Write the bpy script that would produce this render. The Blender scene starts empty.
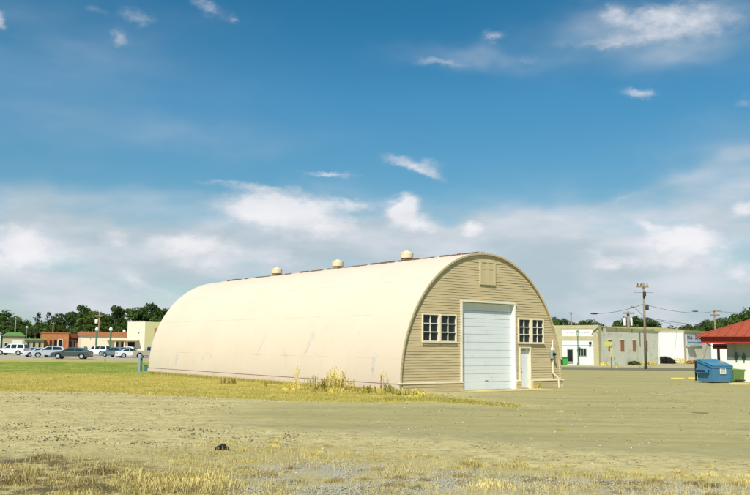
import bpy, math, random
import numpy as np
from mathutils import Vector, noise as mnoise
random.seed(7); rng = np.random.default_rng(7)
R_ = math.radians
scene = bpy.context.scene
COL = scene.collection

# ------------------------------------------------------------------ camera model (solved from the hut's edges)
F, PIT, ROL, CH = 835.8, 0.11688, 0.00994, 2.08
def ray(px, py):
    u0, v0 = px-375, py-247.5
    u = u0*math.cos(ROL)+v0*math.sin(ROL); v = -u0*math.sin(ROL)+v0*math.cos(ROL)
    return (u, F*math.cos(PIT)+v*math.sin(PIT), F*math.sin(PIT)-v*math.cos(PIT))
def G(px, py, z=0.0):                       # ground point seen at a photo pixel
    r = ray(px, py); t = (z-CH)/r[2]
    return (r[0]*t, r[1]*t)
def at(px, py, Y):                          # point at depth Y
    r = ray(px, py); t = Y/r[1]
    return (r[0]*t, Y, CH+r[2]*t)
def azel(px, py):
    r = ray(px, py)
    return math.atan2(r[0], r[1]), math.atan2(r[2], math.hypot(r[0], r[1]))

# ------------------------------------------------------------------ object helpers
def tag(o, label=None, cat=None, group=None, kind=None):
    if label: o['label'] = label
    if cat: o['category'] = cat
    if group: o['group'] = group
    if kind: o['kind'] = kind
    return o
def empty(name, loc=(0, 0, 0), rz=0, label=None, cat=None, group=None):
    o = bpy.data.objects.new(name, None); COL.objects.link(o)
    o.location = loc; o.rotation_euler = (0, 0, rz); o.empty_display_size = .2
    return tag(o, label, cat, group)
def copy_tree(o, parent=None):
    c = o.copy(); COL.objects.link(c)
    if parent is not None: c.parent = parent
    for ch in list(o.children): copy_tree(ch, c)
    return c
def np_mesh(name, V, Fc, mat, parent=None, smooth=False, loc=None):
    me = bpy.data.meshes.new(name)
    V = np.asarray(V, dtype=np.float32); Fc = np.asarray(Fc, dtype=np.int32)
    k = Fc.shape[1]
    me.vertices.add(len(V)); me.vertices.foreach_set('co', V.ravel())
    me.loops.add(Fc.size); me.loops.foreach_set('vertex_index', Fc.ravel())
    me.polygons.add(len(Fc)); me.polygons.foreach_set('loop_start', np.arange(0, Fc.size, k, dtype=np.int32))
    me.update(calc_edges=True); me.validate()
    if smooth: me.polygons.foreach_set('use_smooth', np.ones(len(me.polygons), dtype=bool))
    if mat: me.materials.append(mat)
    o = bpy.data.objects.new(name, me); COL.objects.link(o)
    if parent: o.parent = parent
    if loc: o.location = loc
    return o
class MB:
    def __init__(s): s.v = []; s.f = []
    def box(s, x0, x1, y0, y1, z0, z1):
        b = len(s.v)
        s.v += [(x0,y0,z0),(x1,y0,z0),(x1,y1,z0),(x0,y1,z0),(x0,y0,z1),(x1,y0,z1),(x1,y1,z1),(x0,y1,z1)]
        s.f += [(b+3,b+2,b+1,b),(b+4,b+5,b+6,b+7),(b,b+1,b+5,b+4),(b+1,b+2,b+6,b+5),(b+2,b+3,b+7,b+6),(b+3,b,b+4,b+7)]
        return s
    def tube(s, p, q, r0, r1=None, n=8, cap=True):
        r1 = r0 if r1 is None else r1
        p, q = Vector(p), Vector(q); d = (q-p).normalized()
        a = d.orthogonal().normalized(); c = d.cross(a)
        b = len(s.v)
        for P_, r in ((p, r0), (q, r1)):
            for i in range(n):
                t = 2*math.pi*i/n; s.v.append(tuple(P_+a*math.cos(t)*r+c*math.sin(t)*r))
        for i in range(n):
            j = (i+1) % n; s.f.append((b+i, b+j, b+n+j, b+n+i))
        if cap: s.f.append(tuple(b+i for i in reversed(range(n)))); s.f.append(tuple(b+n+i for i in range(n)))
        return s
    def path(s, pts, r, n=6):
        rs = r if isinstance(r, (list, tuple)) else [r]*len(pts)
        for i in range(len(pts)-1): s.tube(pts[i], pts[i+1], rs[i], rs[i+1], n)
        return s
    def lathe(s, prof, c=(0, 0, 0), n=16, axis='z'):
        b = len(s.v)
        for r, h in prof:
            for i in range(n):
                t = 2*math.pi*i/n; x, y = r*math.cos(t), r*math.sin(t)
                p = (x, y, h) if axis == 'z' else (x, h, y)
                s.v.append((c[0]+p[0], c[1]+p[1], c[2]+p[2]))
        for k in range(len(prof)-1):
            for i in range(n):
                j = (i+1) % n; s.f.append((b+k*n+i, b+k*n+j, b+(k+1)*n+j, b+(k+1)*n+i))
        s.f.append(tuple(b+i for i in reversed(range(n))))
        e = b+(len(prof)-1)*n; s.f.append(tuple(e+i for i in range(n)))
        return s
    def prism(s, poly, y0, y1):              # polygon in XZ extruded along y
        b = len(s.v); n = len(poly)
        for y in (y0, y1):
            for x, z in poly: s.v.append((x, y, z))
        s.f.append(tuple(b+i for i in range(n))); s.f.append(tuple(b+n+i for i in reversed(range(n))))
        for i in range(n):
            j = (i+1) % n; s.f.append((b+j, b+i, b+n+i, b+n+j))
        return s
    def slab(s, poly, z0, z1):               # polygon in XY extruded up
        b = len(s.v); n = len(poly)
        for z in (z0, z1):
            for x, y in poly: s.v.append((x, y, z))
        s.f.append(tuple(b+i for i in reversed(range(n)))); s.f.append(tuple(b+n+i for i in range(n)))
        for i in range(n):
            j = (i+1) % n; s.f.append((b+i, b+j, b+n+j, b+n+i))
        return s
    def build(s, name, mat, parent=None, smooth=False, bevel=0, loc=None):
        me = bpy.data.meshes.new(name); me.from_pydata(s.v, [], s.f); me.update()
        if smooth: me.polygons.foreach_set('use_smooth', [True]*len(me.polygons))
        me.materials.append(mat)
        o = bpy.data.objects.new(name, me); COL.objects.link(o)
        if parent: o.parent = parent
        if loc: o.location = loc
        if bevel:
            m = o.modifiers.new('bevel', 'BEVEL'); m.width = bevel; m.segments = 2; m.limit_method = 'ANGLE'
        return o

# ------------------------------------------------------------------ materials
class NT:
    def __init__(s, tree): s.t = tree; s.n = tree.nodes; s.l = tree.links
    def new(s, typ, **k):
        nd = s.n.new(typ)
        for a, b in k.items(): setattr(nd, a, b)
        return nd
    def put(s, sock, v):
        if hasattr(v, 'bl_idname') or hasattr(v, 'is_linked'): s.l.new(v, sock)
        else: sock.default_value = v
    def math(s, op, a, b=0.0, c=None, clamp=False):
        nd = s.new('ShaderNodeMath', operation=op); nd.use_clamp = clamp
        s.put(nd.inputs[0], a); s.put(nd.inputs[1], b)
        if c is not None: s.put(nd.inputs[2], c)
        return nd.outputs[0]
    def smooth(s, v, lo, hi):
        nd = s.new('ShaderNodeMapRange', interpolation_type='SMOOTHSTEP')
        s.put(nd.inputs[0], v); nd.inputs[1].default_value = lo; nd.inputs[2].default_value = hi
        return nd.outputs[0]
    def mix(s, f, a, b, mode='MIX'):
        nd = s.new('ShaderNodeMix', data_type='RGBA', blend_type=mode)
        s.put(nd.inputs[0], f)
        for so, v in ((nd.inputs[6], a), (nd.inputs[7], b)):
            s.put(so, (*v, 1) if isinstance(v, tuple) and len(v) == 3 else v)
        return nd.outputs[2]
    def noise(s, vec, scale, detail=4, rough=.55, dims='3D', out=0):
        nd = s.new('ShaderNodeTexNoise', noise_dimensions=dims)
        if vec is not None: s.l.new(vec, nd.inputs['Vector'])
        nd.inputs['Scale'].default_value = scale; nd.inputs['Detail'].default_value = detail; nd.inputs['Roughness'].default_value = rough
        return nd.outputs[out]
    def mapping(s, vec, scale=(1, 1, 1), loc=(0, 0, 0), rot=(0, 0, 0)):
        nd = s.new('ShaderNodeMapping'); s.l.new(vec, nd.inputs[0])
        nd.inputs['Scale'].default_value = scale; nd.inputs['Location'].default_value = loc; nd.inputs['Rotation'].default_value = rot
        return nd.outputs[0]
def new_mat(name):
    m = bpy.data.materials.new(name); m.use_nodes = True
    t = NT(m.node_tree); t.n.clear()
    out = t.new('ShaderNodeOutputMaterial'); b = t.new('ShaderNodeBsdfPrincipled')
    t.l.new(b.outputs[0], out.inputs[0])
    b.inputs['Specular IOR Level'].default_value = .25
    return m, t, b
def mat(name, col, rough=.7, var=.12, scale=3.0, metal=0, spec=.25, dirt=None, dirt_amt=.0, bump=0.0, bscale=30, coat=0):
    m, t, b = new_mat(name)
    co = t.new('ShaderNodeTexCoord').outputs['Object']
    n1 = t.noise(co, scale, 6, .6)
    v = t.math('MULTIPLY_ADD', n1, 2*var, 1-var)
    c = t.mix(1.0, tuple(col), v, 'MULTIPLY')
    if dirt:
        n2 = t.smooth(t.noise(co, scale*.6+.3, 8, .7), .5, .72)
        c = t.mix(t.math('MULTIPLY', n2, dirt_amt), c, tuple(dirt))
    t.put(b.inputs['Base Color'], c)
    b.inputs['Roughness'].default_value = rough; b.inputs['Metallic'].default_value = metal
    b.inputs['Specular IOR Level'].default_value = spec; b.inputs['Coat Weight'].default_value = coat
    if bump:
        bp = t.new('ShaderNodeBump'); bp.inputs['Strength'].default_value = bump; bp.inputs['Distance'].default_value = .02
        t.l.new(t.noise(co, bscale, 5, .6), bp.inputs['Height']); t.l.new(bp.outputs[0], b.inputs['Normal'])
    return m
M = {}
M['trim'] = mat('white_trim_paint', (.74, .72, .62), .5, .06, 2, dirt=(.45, .38, .25), dirt_amt=.25)
M['brightwhite'] = mat('white_paint', (.80, .79, .74), .5, .04, 2)
M['ledge'] = mat('cream_ledge_paint', (.78, .70, .52), .6, .08, 2, dirt=(.4, .32, .2), dirt_amt=.3)
M['glass'] = mat('dark_window_glass', (.012, .016, .018), .08, .5, 1.2, spec=.5)
M['dark'] = mat('dark_interior', (.02, .02, .02), .8)
M['black'] = mat('black_rubber', (.018, .018, .018), .7)
M['rust'] = mat('rusty_ridge_metal', (.17, .11, .07), .8, .5, 3)
M['tanpaint'] = mat('tan_vent_paint', (.56, .47, .28), .6, .1, 4, dirt=(.3, .22, .12), dirt_amt=.3)
M['tanframe2'] = mat('light_tan_trim', (.60, .50, .29), .6, .08, 3)
M['vent'] = mat('cream_vent_metal', (.70, .58, .38), .5, .12, 4, dirt=(.35, .22, .1), dirt_amt=.4)
M['bluedoor'] = mat('pale_blue_door_paint', (.70, .735, .75), .45, .05, 2, dirt=(.5, .5, .45), dirt_amt=.35)
M['wood'] = mat('weathered_pole_wood', (.27, .21, .14), .9, .25, 2, bump=.4)
M['grey'] = mat('grey_steel', (.32, .33, .34), .5, .15, 3, metal=.3)
M['greymetal'] = M['grey']
M['wire'] = mat('black_cable', (.05, .05, .055), .6)
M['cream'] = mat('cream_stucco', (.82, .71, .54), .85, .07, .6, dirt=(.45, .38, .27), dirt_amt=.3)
M['olive'] = mat('olive_plate_shaded_stucco', (.50, .47, .24), .85, .08, .6)  # sign plate olive; on the cream block's side it is painted shade
M['terracotta'] = mat('terracotta_band', (.42, .17, .08), .8, .15, 1.5)
M['greenroof'] = mat('green_metal_roof', (.16, .30, .10), .5, .1, 1)
M['tanwall'] = mat('tan_block_wall', (.42, .40, .26), .85, .08, 1, dirt=(.25, .22, .15), dirt_amt=.3)
M['darkred'] = mat('dark_red_brick', (.16, .05, .035), .85, .2, 3)
M['palebluewall'] = mat('pale_blue_metal_wall', (.55, .68, .72), .6, .06, 1)
M['whitewall'] = mat('white_painted_wall', (.80, .77, .74), .8, .05, .7, dirt=(.5, .45, .36), dirt_amt=.35)
M['tanframe'] = mat('sandy_brick_surround', (.52, .46, .26), .85, .16, 1.6, dirt=(.3, .25, .15), dirt_amt=.4)
M['greybldg'] = mat('grey_painted_block', (.74, .72, .57), .85, .10, .8, dirt=(.36, .33, .2), dirt_amt=.7)
M['brickfill'] = mat('brick_window_infill', (.36, .17, .09), .9, .3, 3)
M['oliveroof'] = mat('yellowed_parapet', (.38, .36, .17), .9, .2, 1.0, dirt=(.2, .17, .1), dirt_amt=.5)
M['redroof'] = mat('red_metal_roof', (.34, .075, .04), .6, .25, 1.2, spec=.15)
M['redfascia'] = mat('red_fascia_panel', (.40, .045, .028), .6, .1, 3)
M['paleboard'] = mat('pale_green_siding', (.44, .46, .33), .8, .06, 1)
M['lowwhite'] = mat('white_painted_block', (.78, .76, .68), .8, .08, 1.5)
M['blue'] = mat('blue_dumpster_paint', (.06, .21, .36), .45, .18, 2.5, dirt=(.12, .16, .18), dirt_amt=.5, spec=.4)
M['bluelid'] = mat('blue_dumpster_lid', (.07, .23, .36), .5, .15, 2.5, dirt=(.35, .33, .2), dirt_amt=.5)
M['greendump'] = mat('olive_green_bin_paint', (.13, .21, .06), .5, .18, 3, dirt=(.2, .2, .1), dirt_amt=.3)
M['greenbin'] = mat('bright_green_plastic', (.05, .36, .06), .5, .1, 3)
M['yellow'] = mat('yellow_paint', (.62, .50, .13), .6, .15, 5, dirt=(.4, .38, .25), dirt_amt=.5)
M['yelsign'] = mat('yellow_green_sign', (.50, .52, .12), .5, .05, 3)
M['teal'] = mat('teal_paint', (.10, .40, .36), .5)
M['lampgreen'] = mat('dark_green_lamp_paint', (.10, .17, .10), .5, .15, 3)
M['globe'] = mat('frosted_lamp_globe', (.62, .74, .60), .3)
M['cabinet'] = mat('green_cabinet_paint', (.07, .19, .15), .5, .1, 3)
M['cabgrey'] = mat('grey_green_post', (.30, .37, .33), .5, .1, 3)
M['concrete'] = mat('pale_concrete', (.42, .39, .28), .9, .1, .8, dirt=(.28, .25, .17), dirt_amt=.5, bump=.3)
M['signink'] = mat('dark_sign_ink', (.03, .03, .05), .7)
M['signblue'] = mat('blue_sign_ink', (.10, .30, .50), .7)
M['redbrown'] = mat('red_brown_paint', (.25, .07, .05), .6)
M['rock'] = mat('grey_gravel_stone', (.42, .39, .31), .9, .35, 8)
M['palerock'] = mat('pale_stone', (.62, .58, .48), .9, .2, 8)
M['brush'] = mat('dark_brush', (.035, .032, .025), .95)
M['bark'] = mat('tree_bark', (.11, .09, .06), .95, .3, 4)

# brick
def brick(name, c1, c2, mortar, sc=1.0):
    m, t, b = new_mat(name)
    co = t.new('ShaderNodeTexCoord').outputs['Object']
    mp = t.mapping(co, (1, 1, 1), rot=(R_(90), 0, 0))
    br = t.new('ShaderNodeTexBrick'); t.l.new(mp, br.inputs[0])
    br.inputs['Color1'].default_value = (*c1, 1); br.inputs['Color2'].default_value = (*c2, 1); br.inputs['Mortar'].default_value = (*mortar, 1)
    br.inputs['Scale'].default_value = sc; br.inputs['Brick Width'].default_value = .4; br.inputs['Row Height'].default_value = .14; br.inputs['Mortar Size'].default_value = .012
    n = t.math('MULTIPLY_ADD', t.noise(co, 1.2, 4), .5, .75)
    t.put(b.inputs['Base Color'], t.mix(1.0, br.outputs[0], n, 'MULTIPLY')); b.inputs['Roughness'].default_value = .9
    return m
M['orangebrick'] = brick('orange_brick', (.52, .20, .07), (.44, .155, .05), (.42, .25, .14))
# car paints
def paint(name, c, metal=0.0): return mat(name, c, .3, .03, 1, metal=metal, spec=.5, coat=.6)
M['p_white'] = paint('white_car_paint', (.78, .79, .80)); M['p_silver'] = paint('silver_car_paint', (.52, .57, .63), .15)
M['p_grey'] = paint('dark_grey_car_paint', (.055, .075, .075), .2); M['p_bluegrey'] = paint('blue_grey_car_paint', (.14, .20, .24), .2)
M['p_tan'] = paint('tan_car_paint', (.42, .38, .31), .15); M['p_navy'] = paint('navy_car_paint', (.015, .03, .09))
M['carglass'] = mat('car_window_glass', (.015, .03, .03), .06, .2, 1, spec=.6)
M['rim'] = mat('alloy_rim', (.5, .52, .54), .35, .05, 1, metal=.4)
M['headlight'] = mat('clear_headlight', (.75, .78, .8), .15); M['taillight'] = mat('red_tail_light', (.5, .02, .02), .2)

# hut siding (front): tan paint with long stains
def siding_mat():
    m, t, b = new_mat('tan_corrugated_siding')
    co = t.new('ShaderNodeTexCoord').outputs['Object']
    n1 = t.noise(t.mapping(co, (.35, 1, 5)), 1.6, 6, .65); n2 = t.noise(co, .7, 5, .6)
    c = t.mix(t.smooth(n1, .3, .7), (.50, .395, .225), (.60, .485, .285))
    c = t.mix(t.math('MULTIPLY', t.smooth(n2, .5, .8), .5), c, (.44, .34, .18))
    sp = t.smooth(t.noise(t.mapping(co, (.6, 1, 2.5)), 5, 5, .75), .62, .74)
    c = t.mix(t.math('MULTIPLY', sp, .35), c, (.3, .2, .1))
    t.put(b.inputs['Base Color'], c); b.inputs['Roughness'].default_value = .6
    return m
M['siding'] = siding_mat()

# hut shell: cream paint, faint laps, worn blue-grey patches at known spots (u = metres along, v = metres of arc)
HUT = dict(x=1.2766*.9, y=41.83*.9, yaw=.66287, L=27.5, fh=.42, R=5.49, Rz=6.23)
ex = (math.cos(HUT['yaw']), math.sin(HUT['yaw'])); ey = (-ex[1], ex[0])
def shell_uv(px, py):
    r = ray(px, py); best = None
    for i in range(600, 9000):
        t = i*.01/836; X, Y, Z = r[0]*t, r[1]*t, CH+r[2]*t
        dx, dy = X-HUT['x'], Y-HUT['y']; lx = dx*ex[0]+dy*ex[1]; ly = dx*ey[0]+dy*ey[1]
        if 0 < ly < HUT['L']:
            q = ((lx-HUT['R'])/HUT['R'])**2+(max(Z-HUT['fh'], 0)/HUT['Rz'])**2
            if q <= 1 and lx < HUT['R']*1.2:
                th = math.atan2(max(Z-HUT['fh'], 0)/HUT['Rz'], (HUT['R']-lx)/HUT['R'])
                return ly, th*5.86
    return None
def shell_uv_fine(px, py):
    r = ray(px, py)
    for i in range(2000, 8000):
        Y = i*.01; t = Y/r[1]; X, Z = r[0]*t, CH+r[2]*t
        dx, dy = X-HUT['x'], Y-HUT['y']; lx = dx*ex[0]+dy*ex[1]; ly = dx*ey[0]+dy*ey[1]
        if 0 < ly < HUT['L'] and Z >= HUT['fh']-.05:
            q = ((lx-HUT['R'])/HUT['R'])**2+(max(Z-HUT['fh'], 0)/HUT['Rz'])**2
            if q <= 1: return ly, math.atan2(max(Z-HUT['fh'], 0)/HUT['Rz'], (HUT['R']-lx)/HUT['R'])*5.86
def shell_mat():
    m, t, b = new_mat('cream_hut_shell_paint')
    uv = t.new('ShaderNodeUVMap').outputs[0]
    sx = t.new('ShaderNodeSeparateXYZ'); t.l.new(uv, sx.inputs[0]); u, v = sx.outputs[0], sx.outputs[1]
    n0 = t.noise(t.mapping(uv, (.3, .3, 1)), 1, 5, .6)
    c = t.mix(t.smooth(n0, .3, .7), (.70, .58, .455), (.73, .61, .48))
    st = t.noise(t.mapping(uv, (3.0, .25, 1)), 1, 6, .7)          # vertical run-off streaks
    c = t.mix(t.math('MULTIPLY', t.smooth(st, .52, .8), .30), c, (.62, .47, .33))
    lo = t.smooth(v, 4.2, .3); pt = t.smooth(t.noise(uv, 1.3, 7, .7), .56, .7)
    c = t.mix(t.math('MULTIPLY', t.math('MULTIPLY', pt, lo), .45), c, (.55, .43, .33))
    spk = t.smooth(t.noise(t.mapping(uv, (1, .6, 1)), 5.5, 5, .75), .66, .74)
    c = t.mix(t.math('MULTIPLY', t.math('MULTIPLY', spk, lo), .6), c, (.42, .40, .38))
    # panel laps (fine grey lines, broken up)
    for val, per, w, amt in ((v, 2.05, .024, .36), (u, .915, .012, .09)):
        fr = t.math('ABSOLUTE', t.math('SUBTRACT', t.math('FRACT', t.math('DIVIDE', val, per)), .5))
        ln = t.smooth(fr, w/per, 0.0)
        br = t.smooth(t.noise(uv, .55, 5, .7), .42, .62)
        c = t.mix(t.math('MULTIPLY', t.math('MULTIPLY', ln, br), amt*1.6), c, (.40, .31, .24))
    wv = t.new('ShaderNodeVectorMath', operation='MULTIPLY_ADD')
    t.l.new(t.noise(uv, 2.2, 6, .7, out=1), wv.inputs[0]); wv.inputs[1].default_value = (.5, .5, 0); wv.inputs[2].default_value = (-.25, -.25, 0)
    ad = t.new('ShaderNodeVectorMath', operation='ADD'); t.l.new(uv, ad.inputs[0]); t.l.new(wv.outputs[0], ad.inputs[1])
    s2 = t.new('ShaderNodeSeparateXYZ'); t.l.new(ad.outputs[0], s2.inputs[0])
    tot = None
    for px, py, hw, hh, lean, a in ((373.7, 365, .13, .62, 0, 1.0), (310, 343, .16, .75, .35, .9), (313, 337, .28, .18, 0, .6), (262.5, 343, .10, .95, .45, .75), (177, 359, .28, .42, 0, .7), (203, 359, .12, .2, 0, .6), (211, 357, .12, .15, 0, .6), (361, 330, .16, .2, .5, .5), (300, 370, .1, .3, 0, .3)):
        q = shell_uv_fine(px, py)
        if not q: continue
        dv = t.math('SUBTRACT', s2.outputs[1], q[1])
        du = t.math('ADD', t.math('SUBTRACT', s2.outputs[0], q[0]), t.math('MULTIPLY', dv, lean))
        d = t.math('ADD', t.math('POWER', t.math('DIVIDE', du, hw), 2.0), t.math('POWER', t.math('DIVIDE', dv, hh), 2.0))
        k = t.math('MULTIPLY', t.smooth(d, 1.2, .5), a)
        tot = k if tot is None else t.math('MAXIMUM', tot, k)
    tot = t.math('MULTIPLY', tot, t.smooth(t.noise(uv, 8, 6, .8), .42, .60))
    c = t.mix(tot, c, (.43, .46, .50))
    t.put(b.inputs['Base Color'], c); b.inputs['Roughness'].default_value = .55
    bp = t.new('ShaderNodeBump'); bp.inputs['Strength'].default_value = .25; bp.inputs['Distance'].default_value = .03
    t.l.new(t.noise(t.mapping(uv, (.8, .8, 1)), 1, 3, .5), bp.inputs['Height']); t.l.new(bp.outputs[0], b.inputs['Normal'])
    return m
M['shell'] = shell_mat()

def leaf_mat(name, c1, c2, trans=.35):
    m, t, b = new_mat(name)
    g = t.new('ShaderNodeNewGeometry').outputs['Position']
    oi = t.new('ShaderNodeObjectInfo').outputs['Random']
    n = t.noise(g, .45, 4, .6); n2 = t.noise(g, 3.0, 2, .5)
    f = t.math('ADD', t.math('MULTIPLY', t.smooth(n, .3, .7), .6), t.math('MULTIPLY', n2, .4))
    c = t.mix(f, tuple(c1), tuple(c2))
    c = t.mix(1.0, c, t.math('MULTIPLY_ADD', oi, .5, .75), 'MULTIPLY')
    t.put(b.inputs['Base Color'], c); b.inputs['Roughness'].default_value = .6
    tr = t.new('ShaderNodeBsdfTranslucent'); t.l.new(c, tr.inputs[0])
    mx = t.new('ShaderNodeMixShader'); mx.inputs[0].default_value = trans
    out = [x for x in t.n if x.bl_idname == 'ShaderNodeOutputMaterial'][0]
    t.l.new(b.outputs[0], mx.inputs[1]); t.l.new(tr.outputs[0], mx.inputs[2]); t.l.new(mx.outputs[0], out.inputs[0])
    return m
M['leaf'] = leaf_mat('dark_green_leaves', (.026, .062, .014), (.10, .16, .03))
M['leaf2'] = leaf_mat('yellow_green_leaves', (.055, .10, .018), (.16, .21, .035))
M['leafr'] = leaf_mat('mid_green_leaves', (.035, .09, .02), (.13, .20, .035))
M['drygrass'] = leaf_mat('dry_golden_grass', (.50, .40, .11), (.80, .66, .27), .12)
M['drybrown'] = leaf_mat('dry_brown_grass', (.17, .12, .04), (.50, .37, .14), .12)
M['lawnblade'] = leaf_mat('lawn_grass_blades', (.32, .28, .05), (.58, .49, .14), .12)
M['weed'] = leaf_mat('yellow_green_weeds', (.66, .55, .13), (.86, .72, .26), .15)
M['weedgreen'] = leaf_mat('green_weed_leaves', (.60, .56, .12), (.80, .72, .22), .15)

# ------------------------------------------------------------------ render / camera / light
cam = bpy.data.cameras.new('camera'); co_ = bpy.data.objects.new('camera', cam); COL.objects.link(co_)
cam.sensor_width = 36; cam.lens = 36*F/750; cam.clip_end = 8000; cam.clip_start = .1
co_.location = (0, 0, CH)
from mathutils import Matrix
# camera looks along +Y, pitched up, scene rolled clockwise in the picture
co_.matrix_world = Matrix.Translation((0, 0, CH)) @ Matrix.Rotation(R_(90)+PIT, 4, 'X') @ Matrix.Rotation(ROL, 4, 'Z')
scene.camera = co_
scene.view_settings.view_transform = 'Standard'; scene.view_settings.look = 'None'
scene.view_settings.gamma = 1; scene.view_settings.use_curve_mapping = False
scene.view_settings.exposure = .45
scene.cycles.max_bounces = 6; scene.cycles.diffuse_bounces = 3

SAZ, SEL = R_(17), R_(50)         # sun: behind the camera, to its left
sd = Vector((-math.sin(SAZ)*math.cos(SEL), -math.cos(SAZ)*math.cos(SEL), math.sin(SEL)))
sl = bpy.data.lights.new('sun', 'SUN'); sl.energy = 4.0; sl.angle = R_(.53); sl.color = (1, .945, .83)
so = bpy.data.objects.new('sun', sl); COL.objects.link(so); so.location = (-20, -30, 60)
so.rotation_euler = sd.to_track_quat('Z', 'Y').to_euler()

w = bpy.data.worlds.new('World'); scene.world = w; w.use_nodes = True
t = NT(w.node_tree); t.n.clear()
out = t.new('ShaderNodeOutputWorld'); bg = t.new('ShaderNodeBackground'); t.l.new(bg.outputs[0], out.inputs[0])
sky = t.new('ShaderNodeTexSky', sky_type='NISHITA'); sky.sun_disc = False
sky.sun_elevation = SEL; sky.sun_rotation = math.atan2(sd.x, sd.y); sky.altitude = 50; sky.air_density = 1.0; sky.dust_density = .6; sky.ozone_density = 2.0
STR = .10
bg.inputs[1].default_value = STR
gen = t.new('ShaderNodeTexCoord').outputs['Generated']
sp = t.new('ShaderNodeSeparateXYZ'); t.l.new(gen, sp.inputs[0])
az = t.math('MULTIPLY', t.math('ARCTAN2', sp.outputs[0], sp.outputs[1]), 57.2958)
hyp = t.math('SQRT', t.math('ADD', t.math('MULTIPLY', sp.outputs[0], sp.outputs[0]), t.math('MULTIPLY', sp.outputs[1], sp.outputs[1])))
el = t.math('MULTIPLY', t.math('ARCTAN2', sp.outputs[2], hyp), 57.2958)
cx = t.new('ShaderNodeCombineXYZ'); t.l.new(az, cx.inputs[0]); t.l.new(el, cx.inputs[1]); P2 = cx.outputs[0]
# clear-air colour by elevation (multiplies the sky model)
rp = t.new('ShaderNodeValToRGB'); t.l.new(t.math('DIVIDE', el, 30.0), rp.inputs[0])
cr = rp.color_ramp; cr.interpolation = 'LINEAR'
SKYRAMP = [(0.0, (.66, .76, .74)), (.2, (.50, .72, .72)), (.35, (.37, .66, .69)), (.55, (.27, .69, .78)), (.73, (.147, .59, .70)), (1.0, (.08, .48, .62))]
cr.elements[0].position = 0; cr.elements[0].color = (*SKYRAMP[0][1], 1); cr.elements[1].position = 1; cr.elements[1].color = (*SKYRAMP[-1][1], 1)
for p_, c_ in SKYRAMP[1:-1]:
    e = cr.elements.new(p_); e.color = (*c_, 1)
base = t.mix(1.0, sky.outputs[0], rp.outputs[0], 'MULTIPLY')
# warped coordinates for ragged cloud outlines
def warped(scale, amp, detail=5, stretch=(1, 1.6, 1)):
    nv = t.noise(t.mapping(P2, stretch), scale, detail, .6, out=1)
    s_ = t.new('ShaderNodeVectorMath', operation='SUBTRACT'); t.l.new(nv, s_.inputs[0]); s_.inputs[1].default_value = (.5, .5, .5)
    m_ = t.new('ShaderNodeVectorMath', operation='SCALE'); t.l.new(s_.outputs[0], m_.inputs[0]); m_.inputs['Scale'].default_value = amp
    a_ = t.new('ShaderNodeVectorMath', operation='ADD'); t.l.new(P2, a_.inputs[0]); t.l.new(m_.outputs[0], a_.inputs[1])
    q_ = t.new('ShaderNodeSeparateXYZ'); t.l.new(a_.outputs[0], q_.inputs[0])
    return q_.outputs[0], q_.outputs[1]
def blobs(lst, wx, wy):
    tot = None
    for px, py, rx, ry, a, rot in lst:
        A, E = azel(px, py); A = math.degrees(A); E = math.degrees(E); k = 57.2958/F
        c_, s_ = math.cos(R_(rot)), math.sin(R_(rot))
        dx = t.math('SUBTRACT', wx, A); dy = t.math('SUBTRACT', wy, E)
        u = t.math('ADD', t.math('MULTIPLY', dx, c_/(rx*k)), t.math('MULTIPLY', dy, s_/(rx*k)))
        v = t.math('ADD', t.math('MULTIPLY', dx, -s_/(ry*k)), t.math('MULTIPLY', dy, c_/(ry*k)))
        d = t.math('ADD', t.math('MULTIPLY', u, u), t.math('MULTIPLY', v, v))
        g = t.math('MULTIPLY', t.math('POWER', 2.718, t.math('MULTIPLY', d, -1.0)), a)
        tot = g if tot is None else t.math('ADD', tot, g)
    return tot
W1 = warped(.22, 4.0); W2 = warped(.8, 1.25, 6); W3 = warped(.12, 5.0, 3)
# soft veils (thin, wide)
VEIL = [(660, 300, 190, 55, .85, 0), (640, 225, 120, 38, .62, 6), (560, 290, 90, 60, .55, 0), (330, 245, 160, 28, .65, 0), (180, 255, 130, 26, .62, -4),
        (60, 290, 130, 50, .5, 0), (250, 290, 150, 40, .45, 0), (20, 235, 60, 35, .55, 0), (425, 246, 110, 26, .95, 0), (300, 225, 110, 26, .35, 0), (740, 210, 60, 60, .3, 0), (400, 320, 600, 26, .45, 0),
        (120, 200, 170, 14, .28, 0), (640, 190, 120, 8, .3, 10), (520, 240, 60, 20, .3, 0), (180, 130, 130, 22, .12, 0), (660, 30, 95, 26, .42, 0), (30, 60, 160, 70, .14, 0), (470, 62, 60, 10, .22, 0)]
veil = blobs(VEIL, *W3)
fb = t.noise(t.mapping(P2, (.35, 1.2, 1), rot=(0, 0, R_(-10))), .30, 6, .5)
veil = t.math('MULTIPLY', veil, t.math('MAXIMUM', t.math('MULTIPLY_ADD', fb, 3.0, -.5), .18))
veil = t.math('MINIMUM', veil, .93)
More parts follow.
